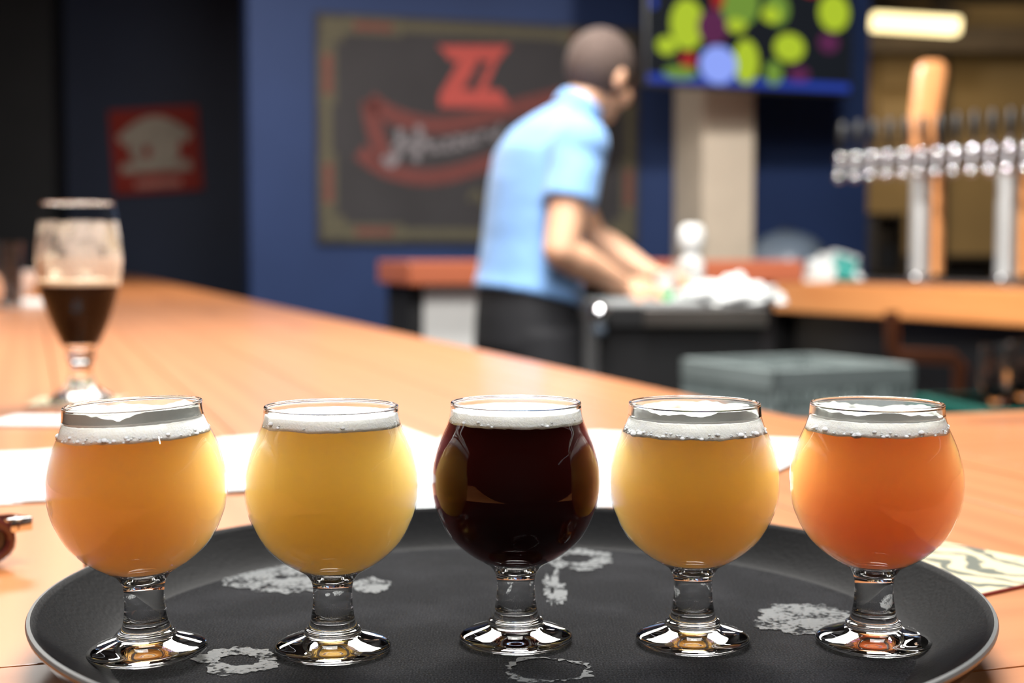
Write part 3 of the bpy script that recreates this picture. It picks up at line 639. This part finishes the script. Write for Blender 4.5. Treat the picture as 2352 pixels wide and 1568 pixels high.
# ------------------------------------------------------------------ television on the column
T0 = pd(1480, 205, 7.75); T1 = pd(1950, 219, 8.25)
tvd = Vector((T1.x-T0.x, T1.y-T0.y, 0)); tw = tvd.length; trz = atan2(tvd.y, tvd.x); tz = (T0.z + T1.z)/2; th_ = tw*.575
tv = thing('television', ((T0.x+T1.x)/2, (T0.y+T1.y)/2, tz), 'wide flat television showing colourful sport, hung on the beige column', 'television', rz=trz)
MB().box((0, .03, th_/2), (tw, .05, th_), bev=.006).build('casing', M_hdl, tv, smooth=False)
def em(name, c, s): return mat(name, (0, 0, 0), .5, spec=.05, emis=c, estr=s)
scr = [em('screen_dark', (.010, .012, .016), 1), em('screen_lime', (.42, .55, .03), 1), em('screen_blue', (.02, .05, .35), 1), em('screen_sky', (.28, .38, .95), 1), em('screen_mauve', (.10, .02, .07), 1), em('screen_red', (.35, .02, .02), 1), em('screen_green', (.16, .28, .04), 1)]
mb = MB(); W2 = tw/2 - .015
mb.add([(-W2, .003, .02), (W2, .003, .02), (W2, .003, th_-.015), (-W2, .003, th_-.015)], [[0, 1, 2, 3]], 0)
def tvp(x, y): # photo pixel -> screen coordinates
    return (-W2 + (x-1482)/(1948-1482)*2*W2, .02 + (208-y)/(208+100.)*(th_-.05)*.95)
def tve(x0, x1, y0, y1, mi, lay):
    a_, b2 = tvp(x0, y1), tvp(x1, y0); cx_, cz = (a_[0]+b2[0])/2, (a_[1]+b2[1])/2; rx, rz_ = (b2[0]-a_[0])/2, (b2[1]-a_[1])/2
    cz = max(cz, .02 + rz_) if cz - rz_ < .02 else cz
    n = 20; mb.add([(cx_ + rx*cos(2*pi*k/n), .003 - .0006*lay, min(cz + rz_*sin(2*pi*k/n), th_-.015)) for k in range(n)], [list(range(n))], mi)
mb.add([(-W2, .0024, .02), (W2, .0024, .02), (W2, .0024, .065), (-W2, .0024, .065)], [[0, 1, 2, 3]], 2)
for i, q in enumerate([(1530, 1605, 0, 125, 1), (1500, 1545, 95, 140, 1), (1590, 1660, 20, 110, 4), (1640, 1730, -60, 60, 6), (1672, 1730, 90, 200, 1), (1765, 1838, 68, 140, 1), (1870, 1965, -40, 55, 1), (1595, 1680, 110, 205, 3), (1552, 1588, 130, 170, 5), (1745, 1785, 140, 200, 6), (1870, 1920, 60, 110, 4), (1515, 1590, 165, 198, 6), (1740, 1800, -30, 50, 6), (1655, 1700, 40, 75, 1), (1735, 1780, 5, 45, 1), (1800, 1850, 150, 190, 4), (1470, 1500, 0, 30, 2), (1620, 1650, -40, 20, 5), (1560, 1620, -90, -20, 3), (1820, 1880, -90, -30, 5)]):
    x0, x1, y0, y1, mi = q; tve(max(x0, 1485), min(x1, 1944), y0, y1, mi, i*.4 + 3)
mb.build('screen', scr, tv, smooth=False)
MB().box((0, .10, th_*.5), (.35, .09, .3)).build('bracket', M_hdl, tv, smooth=False)

# ------------------------------------------------------------------ far side of the bar with taps
def lnX(Y): return 1.486 - .437*(Y - 8.4)
sd = Vector((.437, -1, 0)).normalized(); so = Vector((1, .437, 0)).normalized(); srz = atan2(sd.y, sd.x)
Lf = 2.9; p0 = Vector((1.45, lnX(0)*0 + 8.4 + .08, 0))
p0 = Vector((lnX(8.45), 8.45, 0))
ub = thing('far_bar_counter', p0, 'orange wooden bar counter under the beer taps at the right', 'bar counter', rz=srz)
MB().box((Lf/2, .38, BAR - .085), (Lf, .76, .17), bev=.012).build('countertop', M_ubar, ub, smooth=False)
MB().box((Lf/2 + .05, .46, (BAR-.17)/2), (Lf-.1, .56, BAR-.17)).build('cabinet', M_cab, ub, smooth=False)
MB().box((-.09, .33, BAR - .085), (.15, .7, .17), bev=.01).build('corner_block', M_ubar, ub, smooth=False)
MB().box((-.09, .40, (BAR-.17)/2), (.12, .5, BAR-.17)).build('corner_post', M_cab, ub, smooth=False)
dt = thing('drip_tray', p0 + sd*1.55 + so*.20 + Vector((0, 0, BAR)), 'long steel drip tray on the far counter under the taps', 'drip tray', rz=srz)
MB().box((0, 0, .008), (1.9, .30, .016), bev=.003).build('pan', M_steel, dt, smooth=False)
for k in range(24): MB().box((-.9 + k*.078, 0, .019), (.03, .27, .006)).build('grille_bar', M_steel, dt, smooth=False)

# tap tower
q0 = Vector((1.764, 7.6, 0)); q1 = Vector((2.338, 6.97, 0)); qd = (q1-q0).normalized(); qrz = atan2(qd.y, qd.x); sp_ = (q1-q0).length/9
qn = Vector((qd.y, -qd.x, 0))          # towards the bartender side / camera
if qn.y > 0: qn = -qn
tw_ = thing('tap_tower', (q0.x, q0.y, BAR), 'long steel beer tap tower on round posts, with a row of chrome faucets', 'tap tower', rz=qrz)
LZ = pd(0, 372, 7.6).z - BAR
# local: +x along, local y: away from camera is +
ys = 1
MB().tube([(-.06, .07, LZ), (1.75, .07, LZ)], .045, 20).build('manifold', M_dull, tw_)
for x in (.396, .872, 1.45):
    MB().tube([(x, .07, .022), (x, .07, LZ-.05)], .048, 24).build('post', M_postm, tw_)
    MB().lathe([(.0, .022), (.08, .022), (.08, .030), (.055, .036), (.049, .05)], 24, c=(x, .07, 0)).build('flange', M_chrome, tw_)
    MB().box((x + .078, .11, LZ/2), (.034, .05, LZ-.1), bev=.006).build('orange_strip', M_post, tw_, smooth=False)  # narrow orange strip beside each post
M_ball = mat('chrome_ball', (.95, .95, .97), .03, 1, noise_s=8, noise_a=.01)
def faucet(par, x, y):
    f = MB().tube([(x, y, LZ), (x, y-.06, LZ), (x, y-.085, LZ-.01), (x, y-.10, LZ-.045), (x, y-.10, LZ-.10)], [.013, .013, .016, .012, .010], 12).build('faucet', M_dull, par)
    MB().ell((x, y-.082, LZ+.018), .030, 14, 10).build('faucet_ball', M_ball, f)
    MB().ell((x, y-.100, LZ-.085), (.026, .026, .026), 14, 10).build('spout', M_ball, f)
    MB().tube([(x, y-.083, LZ+.03), (x, y-.08, LZ+.07)], [.007, .006], 8).build('lever', M_chrome, f)
    MB().tube([(x, y-.08, LZ+.07), (x, y-.078, LZ+.10), (x, y-.075, LZ+.16), (x, y-.074, LZ+.20)], [.012, .024, .027, .016], 12).build('tap_handle', M_hdl, f)
for k in range(18): faucet(tw_, k*sp_, .03)
# tall wooden tap handle
hp = q0 + qd*.50
h = thing('wooden_tap_handle', (q0.x + qd.x*.48, q0.y + qd.y*.48, BAR + LZ + .055), 'tall flat wooden paddle standing up from the beer tap tower', 'tap handle', rz=0)
pa = pd(2122, 325, 7.25) ; pb = pd(2146, 138, 7.25)
h.location = (pa.x, 7.36, BAR + LZ + .05)
hh = pb.z - (BAR + LZ + .05)
MB().loft([(Vector((.0, 0, 0)), Vector((.068, 0, 0)), Vector((0, .02, 0))), (Vector((.02, 0, hh*.4)), Vector((.075, 0, 0)), Vector((0, .022, 0))), (Vector((.045, 0, hh*.85)), Vector((.080, 0, 0)), Vector((0, .022, 0))), (Vector((.05, 0, hh*.96)), Vector((.072, 0, 0)), Vector((0, .02, 0))), (Vector((.053, 0, hh)), Vector((.045, 0, 0)), Vector((0, .012, 0)))], 20).build('paddle', M_post, h)
MB().tube([(0, 0, -.003), (0, 0, .02)], .012, 10).build('ferrule', M_chrome, h)

# dark domed cover, towels
def blob(name, loc, r, m, label, cat, seed, amp=.25, flatb=True, n=48, k=24, rz=0, parent=None):
    mb = MB(); vs = []; fs = []
    for j in range(k+1):
        ph = pi/2*j/k
        for i in range(n):
            a = 2*pi*i/n; d = Vector((cos(a)*cos(ph), sin(a)*cos(ph), sin(ph)))
            s_ = 1 + amp*noise.noise(d*2.2 + Vector((seed, 0, 0))) + amp*.5*noise.noise(d*6 + Vector((0, seed, 0)))
            vs.append((d.x*r[0]*s_, d.y*r[1]*s_, d.z*r[2]*s_))
    for j in range(k):
        for i in range(n): fs.append([j*n+i, j*n+(i+1) % n, (j+1)*n+(i+1) % n, (j+1)*n+i])
    fs.append(list(range(n))[::-1])
    mb.add(vs, fs); o = mb.build(name, m, parent, loc=loc, rz=rz, angle=180)
    return tag(o, label, cat) if label else o
dm = thing('domed_cover', (1.645, 8.62, BAR), 'dark slate domed cover standing on the far counter against the blue wall', 'cover')
MB().lathe([(.0001, .29), (.06, .287), (.12, .27), (.18, .235), (.225, .18), (.252, .11), (.262, .04), (.262, 0), (.25, 0), (.0001, .0)], 48).build('dome', M_grey, dm)
MB().lathe([(.262, .0), (.272, .0), (.272, .022), (.262, .022)], 48, closed=True).build('lip', M_hdl, dm)
MB().tube([(-.05, 0, .285), (-.045, 0, .298), (.045, 0, .298), (.05, 0, .285)], .007, 8).build('handle', M_hdl, dm)
tl = thing('towel', (1.80, 8.12, BAR), 'crumpled white towel with a teal edge on the far counter beside the dark dome', 'towel', rz=srz)
blob('cloth', (0, 0, 0), (.22, .11, .15), M_cloth, None, None, 3, .45, parent=tl)
blob('teal_edge', (.12, -.02, 0), (.13, .075, .135), M_teal, None, None, 5.3, .3, parent=tl)

# ------------------------------------------------------------------ back counter at the chalkboard wall
bc0 = Vector((-.42, 6.3, 0))
zt = CAMZ - 17/FPX*6.3; tk = .105
bc = thing('back_counter', (bc0.x, bc0.y, 0), 'reddish wooden topped back counter with a white panel, behind the bartender', 'counter', rz=WRZ)
MB().box((.95, .30, zt - tk/2), (1.96, .6, tk), bev=.01).build('countertop', M_red, bc, smooth=False)
MB().box((.93, .36, (zt-tk)/2), (1.84, .42, zt-tk)).build('carcass', M_black, bc, smooth=False)
MB().box((.37, .137, (zt-tk)/2 + .06), (.60, .02, zt-tk-.14), bev=.004).build('white_panel', M_white, bc, smooth=False)

# ------------------------------------------------------------------ work counter beside the bartender
WZ = 1.0746
wc = thing('work_counter', (.425, 4.0, 0), 'black work counter with a steel top edge beside the bartender', 'counter')
MB().box((0, 0, (WZ-.05)/2), (.41, .76, WZ-.05), bev=.004).build('carcass', M_cab, wc, smooth=False)
MB().box((.0, 0, WZ-.025), (.43, .80, .05), bev=.003).build('worktop', M_cab, wc, smooth=False)
MB().box((.06, -.403, WZ-.025), (.31, .012, .046), bev=.003).build('steel_edge', mat('dull_steel', (.30, .28, .26), .35, 1, noise_s=10, noise_a=.1), wc, smooth=False)
kb = thing('chrome_tap', tuple(pd(1338, 722, 3.52)), 'small chrome knob on the corner of the black work counter', 'knob'); kb.location = (.238, 3.60, pd(0, 722, 3.55).z)
MB().ell((-.02, -.02, 0), .026, 16, 12).build('knob', M_ball, kb); MB().tube([(-.02, -.01, 0), (-.02, .01, 0), (-.026, .02, 0)], .008, 8).build('stem', M_chrome, kb)
MB().ell((-.02, -.018, -.04), (.018, .018, .018), 14, 10).build('lower_knob', M_grey, kb)

tl2 = thing('towel', (.585, 3.88, WZ), 'bright white crumpled towel on the work counter right of the bartender\'s hands', 'towel')
blob('cloth', (0, 0, 0), (.135, .11, .062), M_cloth, None, None, 8.2, .5, parent=tl2)
tl3 = thing('paper_stack', (.345, 3.80, WZ), 'white sheet of paper under the bartender\'s hands on the work counter', 'paper')
MB().box((0, 0, .006), (.26, .26, .012), rz=.1, bev=.002).build('page', M_paper, tl3, smooth=False)
bt = thing('white_jug', tuple(Vector((.49, 4.14, WZ))), 'tall white plastic bottle standing on the work counter before the column', 'bottle')
bt.location = (pd(1588, 0, 4.14).x, 4.14, WZ)
MB().lathe([(.0001, 0), (.034, 0), (.037, .006), (.037, .09), (.034, .11), (.026, .125), (.024, .135)], 32).build('body', M_white, bt)
MB().lathe([(.024, .135), (.030, .14), (.036, .155), (.038, .18), (.034, .205), (.022, .217), (.0001, .219)], 32).build('cap', M_white, bt)
cs = thing('cup_stack', (pd(1566, 0, 4.0).x, 4.0, WZ), 'pale grey translucent tumbler left of the white bottle on the work counter', 'cup')
MB().lathe([(.0001, 0), (.026, 0), (.033, .105), (.034, .108), (.031, .108), (.024, .004), (.0001, .004)], 28).build('cup', mat('frosted_plastic', (.6, .62, .58), .4, noise_s=6, noise_a=.03), cs)

# ------------------------------------------------------------------ glass rack
RX = pd(1782, 850, 2.85)
rk = thing('glass_rack', (RX.x, RX.y, 0), 'grey green plastic glass rack with open lattice sides behind the bar corner', 'crate', rz=R(25))
RW, RH = .355, .20; rz0 = RX.z - RH
SUP = thing('rack_stand', (RX.x, RX.y, 0), 'black undercounter stand carrying the glass rack', 'stand', rz=R(25))
MB().box((RW/2-.0, RW/2, rz0-.02), (RW, RW, .04)).build('shelf', M_cab, SUP, smooth=False)
for x in (.03, RW-.03):
    for y in (.03, RW-.03): MB().box((x, y, (rz0-.04)/2), (.04, .04, rz0-.04)).build('leg', M_cab, SUP, smooth=False)
MB().box((RW/2, RW/2, rz0+.008), (RW, RW, .014)).build('base', M_rack, rk, smooth=False)
for side in range(4):
    for lvl in (.03, .10, .17, RH-.012):
        hgt = .024
        c = {0: (RW/2, .006), 1: (RW/2, RW-.006), 2: (.006, RW/2), 3: (RW-.006, RW/2)}[side]
        d = (RW, .012, hgt) if side < 2 else (.012, RW, hgt)
        MB().box((c[0], c[1], rz0+lvl), d, bev=.002).build('rail', M_rack, rk, smooth=False)
for side in range(4):
    for k in range(15):
        u_ = .008 + (RW-.016)*k/14; c = {0: (u_, .006), 1: (u_, RW-.006), 2: (.006, u_), 3: (RW-.006, u_)}[side]
        MB().box((c[0], c[1], rz0+RH/2), (.009, .009, RH-.01)).build('slat', M_rack, rk, smooth=False)
for k in range(1, 4):
    MB().box((RW*k/4, RW/2, rz0+RH-.03), (.006, RW-.02, .03)).build('divider', M_rack, rk, smooth=False)
    MB().box((RW/2, RW*k/4, rz0+RH-.03), (RW-.02, .006, .03)).build('divider', M_rack, rk, smooth=False)
# under the far counter: teal bin, bottles, copper pipe
tb = thing('teal_crate', (1.13, 3.02, 0), 'dark teal plastic crate low behind the bar at right', 'crate', rz=R(10))
zt2 = .90
MB().box((0, 0, zt2/2), (.42, .32, zt2), bev=.01).build('body', M_tealp, tb, smooth=False)
MB().box((0, 0, zt2-.02), (.45, .35, .04), bev=.01).build('lip', M_tealp, tb, smooth=False)
for k, (X, Y) in enumerate([(1.00, 2.96), (1.09, 3.06)]):
    o = MB().lathe([(.0001, 0), (.03, 0), (.034, .03), (.034, .10), (.030, .12), (.027, .12), (.030, .10), (.030, .03), (.0001, .006)], 20).build('rocks_glass', M_glass, loc=(X, Y, zt2))
    tag(o, ['short clear glass on the teal crate, nearer the grey green rack', 'short clear glass on the teal crate, farther from the grey green rack'][k], 'glass', 'short glasses on the teal crate')
cp = thing('copper_pipe', (0, 0, 0), 'reddish copper pipe with a bend running under the far counter', 'pipe')
a1_, a2_, a3_ = pd(2048, 715, 5.6), pd(2052, 815, 5.6), pd(2190, 822, 5.6)
MB().tube([a1_ + Vector((0, 0, .0)), a2_ + Vector((0, 0, .02)), a2_ + Vector((.02, 0, 0)), a3_, a3_ + Vector((.03, 0, -.03)), Vector((a3_.x+.03, 5.6, 0))], .028, 12).build('pipe', M_copper, cp)
kg = thing('keg', (pd(2150, 0, 4.6).x, 4.6, 0), 'dark steel keg standing under the far counter', 'keg')
MB().lathe([(.0001, .03), (.15, .03), (.19, .0), (.195, .02), (.19, .06), (.2, .12), (.205, .3), (.2, .5), (.19, .56), (.195, .60), (.19, .62), (.14, .60), (.0001, .6)], 36).build('shell', mat('keg_steel', (.12, .11, .115), .35, 1, noise_s=6, noise_a=.2), kg)
MB().tube([(0, 0, .60), (0, 0, .70)], .03, 12).build('coupler', M_steel, kg)

# ------------------------------------------------------------------ back room lamp
lp_ = pd(2092, 62, 11.0)
lf = thing('ceiling_lamp', (lp_.x, 11.0, lp_.z), 'glowing warm tubular lamp hanging in the tan room beyond the taps', 'lamp')
lf.rotation_euler = (0, R(3.5), 0)
MB().box((0, 0, .0), (.66, .16, .13), bev=.03).build('tube', mat('lamp_glow', (1, .9, .6), .5, emis=(1, .80, .40), estr=2.6), lf)
MB().box((0, 0, .085), (.72, .2, .05), bev=.01).build('housing', M_brown, lf, smooth=False)
for x in (-.25, .25): MB().tube([(x, 0, .1), (x, 0, 3.6-lp_.z)], .006, 6).build('cable', M_brown, lf)
# dark shelves low in the tan room
for k, (x0, x1, y0) in enumerate([(1995, 2060, 490), (2150, 2270, 585)]):
    Y = 12.2; p, q = pd(x0, y0, Y), pd(x1, y0, Y)
    t = thing('shelving', ((p.x+q.x)/2, Y, 0), ['tall dark shelving unit beside the blue wall in the tan room', 'low dark cabinet in the tan room behind the tap posts'][k], 'shelf')
    w_ = q.x-p.x; MB().box((0, .2, p.z/2), (w_, .02, p.z)).build('back_panel', M_brown, t, smooth=False)
    for s_ in (-1, 1): MB().box((s_*(w_/2-.01), 0, p.z/2), (.02, .4, p.z)).build('side_panel', M_brown, t, smooth=False)
    for v in range(4): MB().box((0, 0, .05 + (p.z-.07)*v/3), (w_, .4, .03)).build('shelf', M_brown, t, smooth=False)
    for v in range(3): MB().box((0, .02, .18 + (p.z-.07)*v/3), (w_*.7, .25, .22), bev=.01).build('bin', M_black, t, smooth=False)

# ------------------------------------------------------------------ people
M_skin = mat('skin', (.76, .43, .27), .5, sss=.15, ssr=(1, .4, .2), sscale=.01, noise_s=12, noise_a=.06)
M_hair = mat('cropped_hair', (.10, .067, .055), .8, noise_s=120, noise_a=.3, bump_s=300, bump_d=.003)
M_shirt = mat('light_blue_cotton', (.22, .43, .80), .85, noise_s=10, noise_a=.04, bump_s=15, bump_d=.006, sheen=.2)
M_pants = mat('black_trousers', (.017, .017, .02), .8, noise_s=10, noise_a=.2)
M_shoe = mat('shoe_leather', (.02, .018, .017), .4, noise_s=10, noise_a=.2)
def hand(mb, wrist, direc, palm_n, grip=.6, s=1, side=1):
    """palm plus four fingers and a thumb; direc: wrist->knuckles, palm_n: palm side normal"""
    d = Vector(direc).normalized(); n = Vector(palm_n); n = (n - d*n.dot(d)).normalized(); x = d.cross(n)*side; W = Vector(wrist)
    mb.loft([(W, x*.027*s, n*.021*s), (W + d*.03*s, x*.036*s, n*.018*s), (W + d*.07*s, x*.043*s, n*.016*s), (W + d*.092*s, x*.040*s, n*.013*s)], 16)
    for k, (off, ln) in enumerate([(-.031, .068), (-.010, .078), (.011, .072), (.031, .056)]):
        p = W + d*.085*s + x*off*s; a = .15; cur = d
        for q, fr in enumerate((.45, .32, .23)):
            a += grip*(.9 if q else .6); cur = (d*cos(a) + n*sin(a)).normalized(); p2 = p + cur*ln*fr*s
            mb.cap(p, p2, (.0095-.001*q)*s, (.0088-.001*q)*s, 10); p = p2
    p = W + d*.025*s - x*.034*s; p2 = p + (d*.6 - x*.7 + n*.4).normalized()*.036*s; p3 = p2 + (d*.8 + n*.6*grip + n*.2).normalized()*.03*s; p4 = p3 + (d*.7 + n*.8*grip + x*.2).normalized()*.024*s
    mb.cap(p, p2, .014*s, .012*s, 10).cap(p2, p3, .0115*s, .0105*s, 10).cap(p3, p4, .0105*s, .009*s, 10)
def head(mb, hair, c, f, up, s=1):
    f = Vector(f).normalized(); up = Vector(up); up = (up - f*up.dot(f)).normalized(); r = f.cross(up)
    Mx = Matrix((r, f, up)).transposed(); c = Vector(c)
    P = lambda x, y, z: c + (r*x + f*y + up*z)*s
    mb.ell(P(0, -.012, .025), (.076*s, .097*s, .095*s), 24, 16, Mx)
    mb.ell(P(0, .020, -.035), (.060*s, .072*s, .080*s), 20, 14, Mx)
    mb.ell(P(0, .060, -.085), (.030*s, .028*s, .022*s), 14, 10, Mx)       # chin
    mb.loft([(P(0, .088, .020), r*.006*s, up*.006*s), (P(0, .100, -.005), r*.010*s, up*.010*s), (P(0, .108, -.022), r*.014*s, up*.010*s), (P(0, .088, -.032), r*.016*s, up*.008*s)], 10)  # nose
    mb.ell(P(0, .083, .034), (.045*s, .012*s, .010*s), 14, 8, Mx)         # brow
    mb.ell(P(0, .086, -.054), (.024*s, .010*s, .007*s), 12, 8, Mx)        # lips
    for sx in (-1, 1):
        mb.ell(P(sx*.030, .078, .012), (.014*s, .010*s, .009*s), 10, 8, Mx)
        mb.ell(P(sx*.081, -.005, -.005), (.010*s, .018*s, .032*s), 12, 10, Mx)
        mb.ell(P(sx*.045, .055, -.030), (.024*s, .030*s, .030*s), 12, 8, Mx)
    n, m_ = 40, 20; vs = []; fs = []
    for j in range(m_+1):
        for i in range(n):
            a = 2*pi*i/n; lo = 0.66 + .50*(.5 - .5*sin(a))**.8      # the cap comes lower at the back
            ph = pi*j/m_*lo; q = Vector((.0825*sin(ph)*cos(a), .1035*sin(ph)*sin(a), .1015*cos(ph)))
            vs.append(P(q.x, q.y-.014, q.z+.026))
    for j in range(m_):
        for i in range(n): fs.append([j*n+i, (j+1)*n+i, (j+1)*n+(i+1) % n, j*n+(i+1) % n])
    hair.add(vs, fs)
def E(c, f, r, af, ar): return (Vector(c), Vector(f)*af, Vector(r)*ar)
def human(label, f, pel, chest, neck, hc, hf, hup, shR, elR, wrR, hdR, hnR, shL, elL, wrL, hdL, hnL, gripR=.6, gripL=.6, shirtm=None, pantm=None):
    f = Vector((f[0], f[1], 0)).normalized(); r = Vector((f.y, -f.x, 0)); V3 = lambda p: Vector(p)
    pel, chest, neck, hc = map(V3, (pel, chest, neck, hc))
    root = thing('person', (pel.x, pel.y, 0), label, 'person'); inv = Vector((pel.x, pel.y, 0))
    body = MB(); hair = MB()
    sp = lambda t: pel.lerp(chest, t*2) if t < .5 else chest.lerp(neck, t*2-1)
    axis = (neck-chest).normalized(); fa = (f - axis*f.dot(axis)).normalized()
    secs = [E(pel - Vector((0, 0, .10)), f, r, .09, .15), E(pel, f, r, .11, .165), E(sp(.25), f, r, .095, .145), E(sp(.42), f, r, .10, .15), E(sp(.62), fa, r, .112, .17), E(sp(.8), fa, r, .10, .165), E(sp(.93), fa, r, .07, .11), E(neck, fa, r, .05, .055)]
    body.loft(secs)
    body.tube([neck - (hc-neck)*.15, neck.lerp(hc, .45), hc], [.062, .054, .055], 18)
    head(body, hair, hc, hf, hup)
    hips = {}
    for sg, sh, el, wr, hd, hn, gp in ((1, shR, elR, wrR, hdR, hnR, gripR), (-1, shL, elL, wrL, hdL, hnL, gripL)):
        sh, el, wr = V3(sh), V3(el), V3(wr)
        body.ell(sh, .058); body.tube([sh, sh.lerp(el, .35), el], [.056, .055, .044], 14); body.ell(el, .044)
        body.tube([el, el.lerp(wr, .3), wr], [.044, .047, .028], 14); hand(body, wr, hd, hn, gp, side=sg)
        hip = pel + r*sg*.085 - Vector((0, 0, .04)); kn = hip + f*.02 + r*sg*.02; kn.z = .50; an = hip + r*sg*.03 - f*.02; an.z = .08
        hips[sg] = (hip, kn, an)
        body.tube([hip, hip.lerp(kn, .3), kn, kn.lerp(an, .3), an], [.085, .082, .055, .055, .035], 16)
        body.tube([an, an - Vector((0, 0, .04)) + f*.02, an - Vector((0, 0, .045)) + f*.16], [.035, .04, .03], 12)
    def off(mb): mb.v = [(v[0]-inv.x, v[1]-inv.y, v[2]) for v in mb.v]; return mb
    remesh(off(body).build('body', M_skin, root), .0062, 3)
    remesh(off(hair).build('hair', M_hair, root), .006, 2) if False else off(hair).build('hair', M_hair, root, angle=180)
    # shirt
    sm = MB(); zb = pel + (chest-pel)*.02
    ss = [E(pel + Vector((0, 0, .045)), f - Vector((0, 0, .25)), r, .132, .178), E(sp(.17), f, r, .128, .172), E(sp(.3), f, r, .120, .166), E(sp(.45), fa, r, .122, .172), E(sp(.62), fa, r, .132, .190), E(sp(.78), fa, r, .122, .185), E(sp(.90), fa, r, .095, .14), E(neck.lerp(chest, .0), fa, r, .068, .072)]
    sm.loft(ss, 40)
    for sh, el in ((shR, elR), (shL, elL)):
        sh, el = V3(sh), V3(el); sm.ell(sh, .074, 18, 12); sm.tube([sh.lerp(chest, .3), sh, sh.lerp(el, .3), sh.lerp(el, .56)], [.08, .074, .068, .070], 20)
    remesh(off(sm).build('shirt', shirtm or M_shirt, root), .0075, 6)
    # collar
    cl = MB(); ax = (hc-neck).normalized(); c1 = neck + ax*.0; sd_ = ax.orthogonal().normalized(); s2 = ax.cross(sd_)
    pr = [(.066, .0), (.070, .018), (.066, .040), (.062, .041), (.064, .018)]
    vs = []; n = 36
    for rr_, zz in pr:
        for i in range(n): a = 2*pi*i/n; vs.append(c1 + ax*zz + (sd_*cos(a)+s2*sin(a))*rr_)
    cl.add(vs, [[j*n+i, j*n+(i+1) % n, ((j+1) % 5)*n+(i+1) % n, ((j+1) % 5)*n+i] for j in range(5) for i in range(n)])
    off(cl).build('collar', shirtm or M_shirt, root)
    # trousers
    pm = MB(); pm.loft([E(pel + Vector((0, 0, .085)), f, r, .118, .162), E(pel + Vector((0, 0, .0)), f, r, .126, .172), E(pel - Vector((0, 0, .08)), f, r, .130, .178), E(pel - Vector((0, 0, .15)), f, r, .105, .165)], 32)
    for sg in (1, -1):
        hip, kn, an = hips[sg]; pm.tube([hip, hip.lerp(kn, .3), kn, an + Vector((0, 0, .0))], [.100, .098, .078, .068], 18)
    remesh(off(pm).build('trousers', pantm or M_pants, root), .009, 5)
    for sg in (1, -1):
        hip, kn, an = hips[sg]; shb = MB(); g0 = Vector((an.x, an.y, 0))
        shb.loft([(g0 + f*-.06 + Vector((0, 0, .045)), r*.03, Vector((0, 0, .03))), (g0 + Vector((0, 0, .052)), r*.042, Vector((0, 0, .050))), (g0 + f*.09 + Vector((0, 0, .038)), r*.046, Vector((0, 0, .036))), (g0 + f*.17 + Vector((0, 0, .028)), r*.042, Vector((0, 0, .026))), (g0 + f*.205 + Vector((0, 0, .022)), r*.02, Vector((0, 0, .014)))], 16)
        off(shb).build('shoe', M_shoe, root)
    return root
man = human('person in light blue polo shirt and black trousers, bending over the work counter',
    (.86, .5), (.040, 3.80, 1.045), (.060, 3.83, 1.38), (.165, 3.86, 1.575),
    (.238, 3.90, 1.682), (.62, .60, -.28), (.35, .15, .95),
    (.175, 3.685, 1.485), (.120, 3.60, 1.215), (.285, 3.715, 1.130), (.9, .3, -.18), (.0, .6, -.9),
    (.10, 4.02, 1.50), (.23, 4.10, 1.25), (.385, 3.96, 1.150), (.85, -.25, -.3), (0, -.7, -.7), gripR=.6, gripL=.5)
# what he handles
cu = thing('plastic_cup', (.405, 3.80, WZ+.012), 'pale cup with a green band in front of the bartender\'s hand', 'cup')
MB().lathe([(.0001, 0), (.022, 0), (.0235, .018), (.024, .024)], 24).build('green_band', M_green, cu)
MB().lathe([(.024, .024), (.028, .07), (.029, .073), (.0265, .073), (.023, .026)], 24).build('cup_wall', M_white, cu)

# patron at the far left of the bar
pw = px(-20, 700, BAR)
M_dsh = mat('dark_shirt', (.05, .03, .03), .85, noise_s=10, noise_a=.1)
gp = Vector((-1.47, 4.2, BAR))
pat = human('person at the left edge of the photo, pale hand around a glass on the bar', (.9, -.25), (-2.42, 4.30, .98), (-2.36, 4.28, 1.30), (-2.30, 4.26, 1.52), (-2.24, 4.24, 1.66), (.9, -.3, -.1), (0, 0, 1),
    (-2.30, 4.06, 1.44), (-1.90, 3.90, 1.17), (-1.575, 4.06, 1.115), (1, .35, -.05), (.2, 1, 0),
    (-2.28, 4.48, 1.44), (-2.10, 4.62, 1.20), (-1.88, 4.55, 1.10), (1, -.2, -.1), (0, -.1, -1), gripR=.65, gripL=.2, shirtm=M_dsh)
tg = thing('pint_glass', gp, 'clear pint glass held by the patron at the left edge of the photo', 'glass')
MB().lathe([(.0001, .01), (.030, .01), (.031, 0), (.033, .004), (.040, .13), (.043, .19), (.041, .19), (.038, .13), (.030, .016), (.0001, .016)], 32).build('glass_wall', M_glass, tg)
np_ = px(62, 703)
nk = thing('napkin', (np_.x, np_.y, BAR), 'folded white napkin on the bar beside the patron\'s hand', 'napkin', rz=.3)
MB().box((0, 0, .006), (.11, .13, .012), bev=.004).build('fold', M_cloth, nk)
MB().box((.005, .004, .016), (.10, .12, .008), rz=.08, bev=.003).build('fold', M_cloth, nk)
c6 = Vector((-.345*5.6, 5.6, BAR))
cu2 = thing('bowl', c6, 'white bowl further along the bar behind the stout glass', 'bowl')
MB().lathe([(.0001, 0), (.045, 0), (.05, .01), (.085, .06), (.095, .09), (.091, .09), (.08, .06), (.04, .012), (.0001, .01)], 32).build('shell', M_white, cu2)
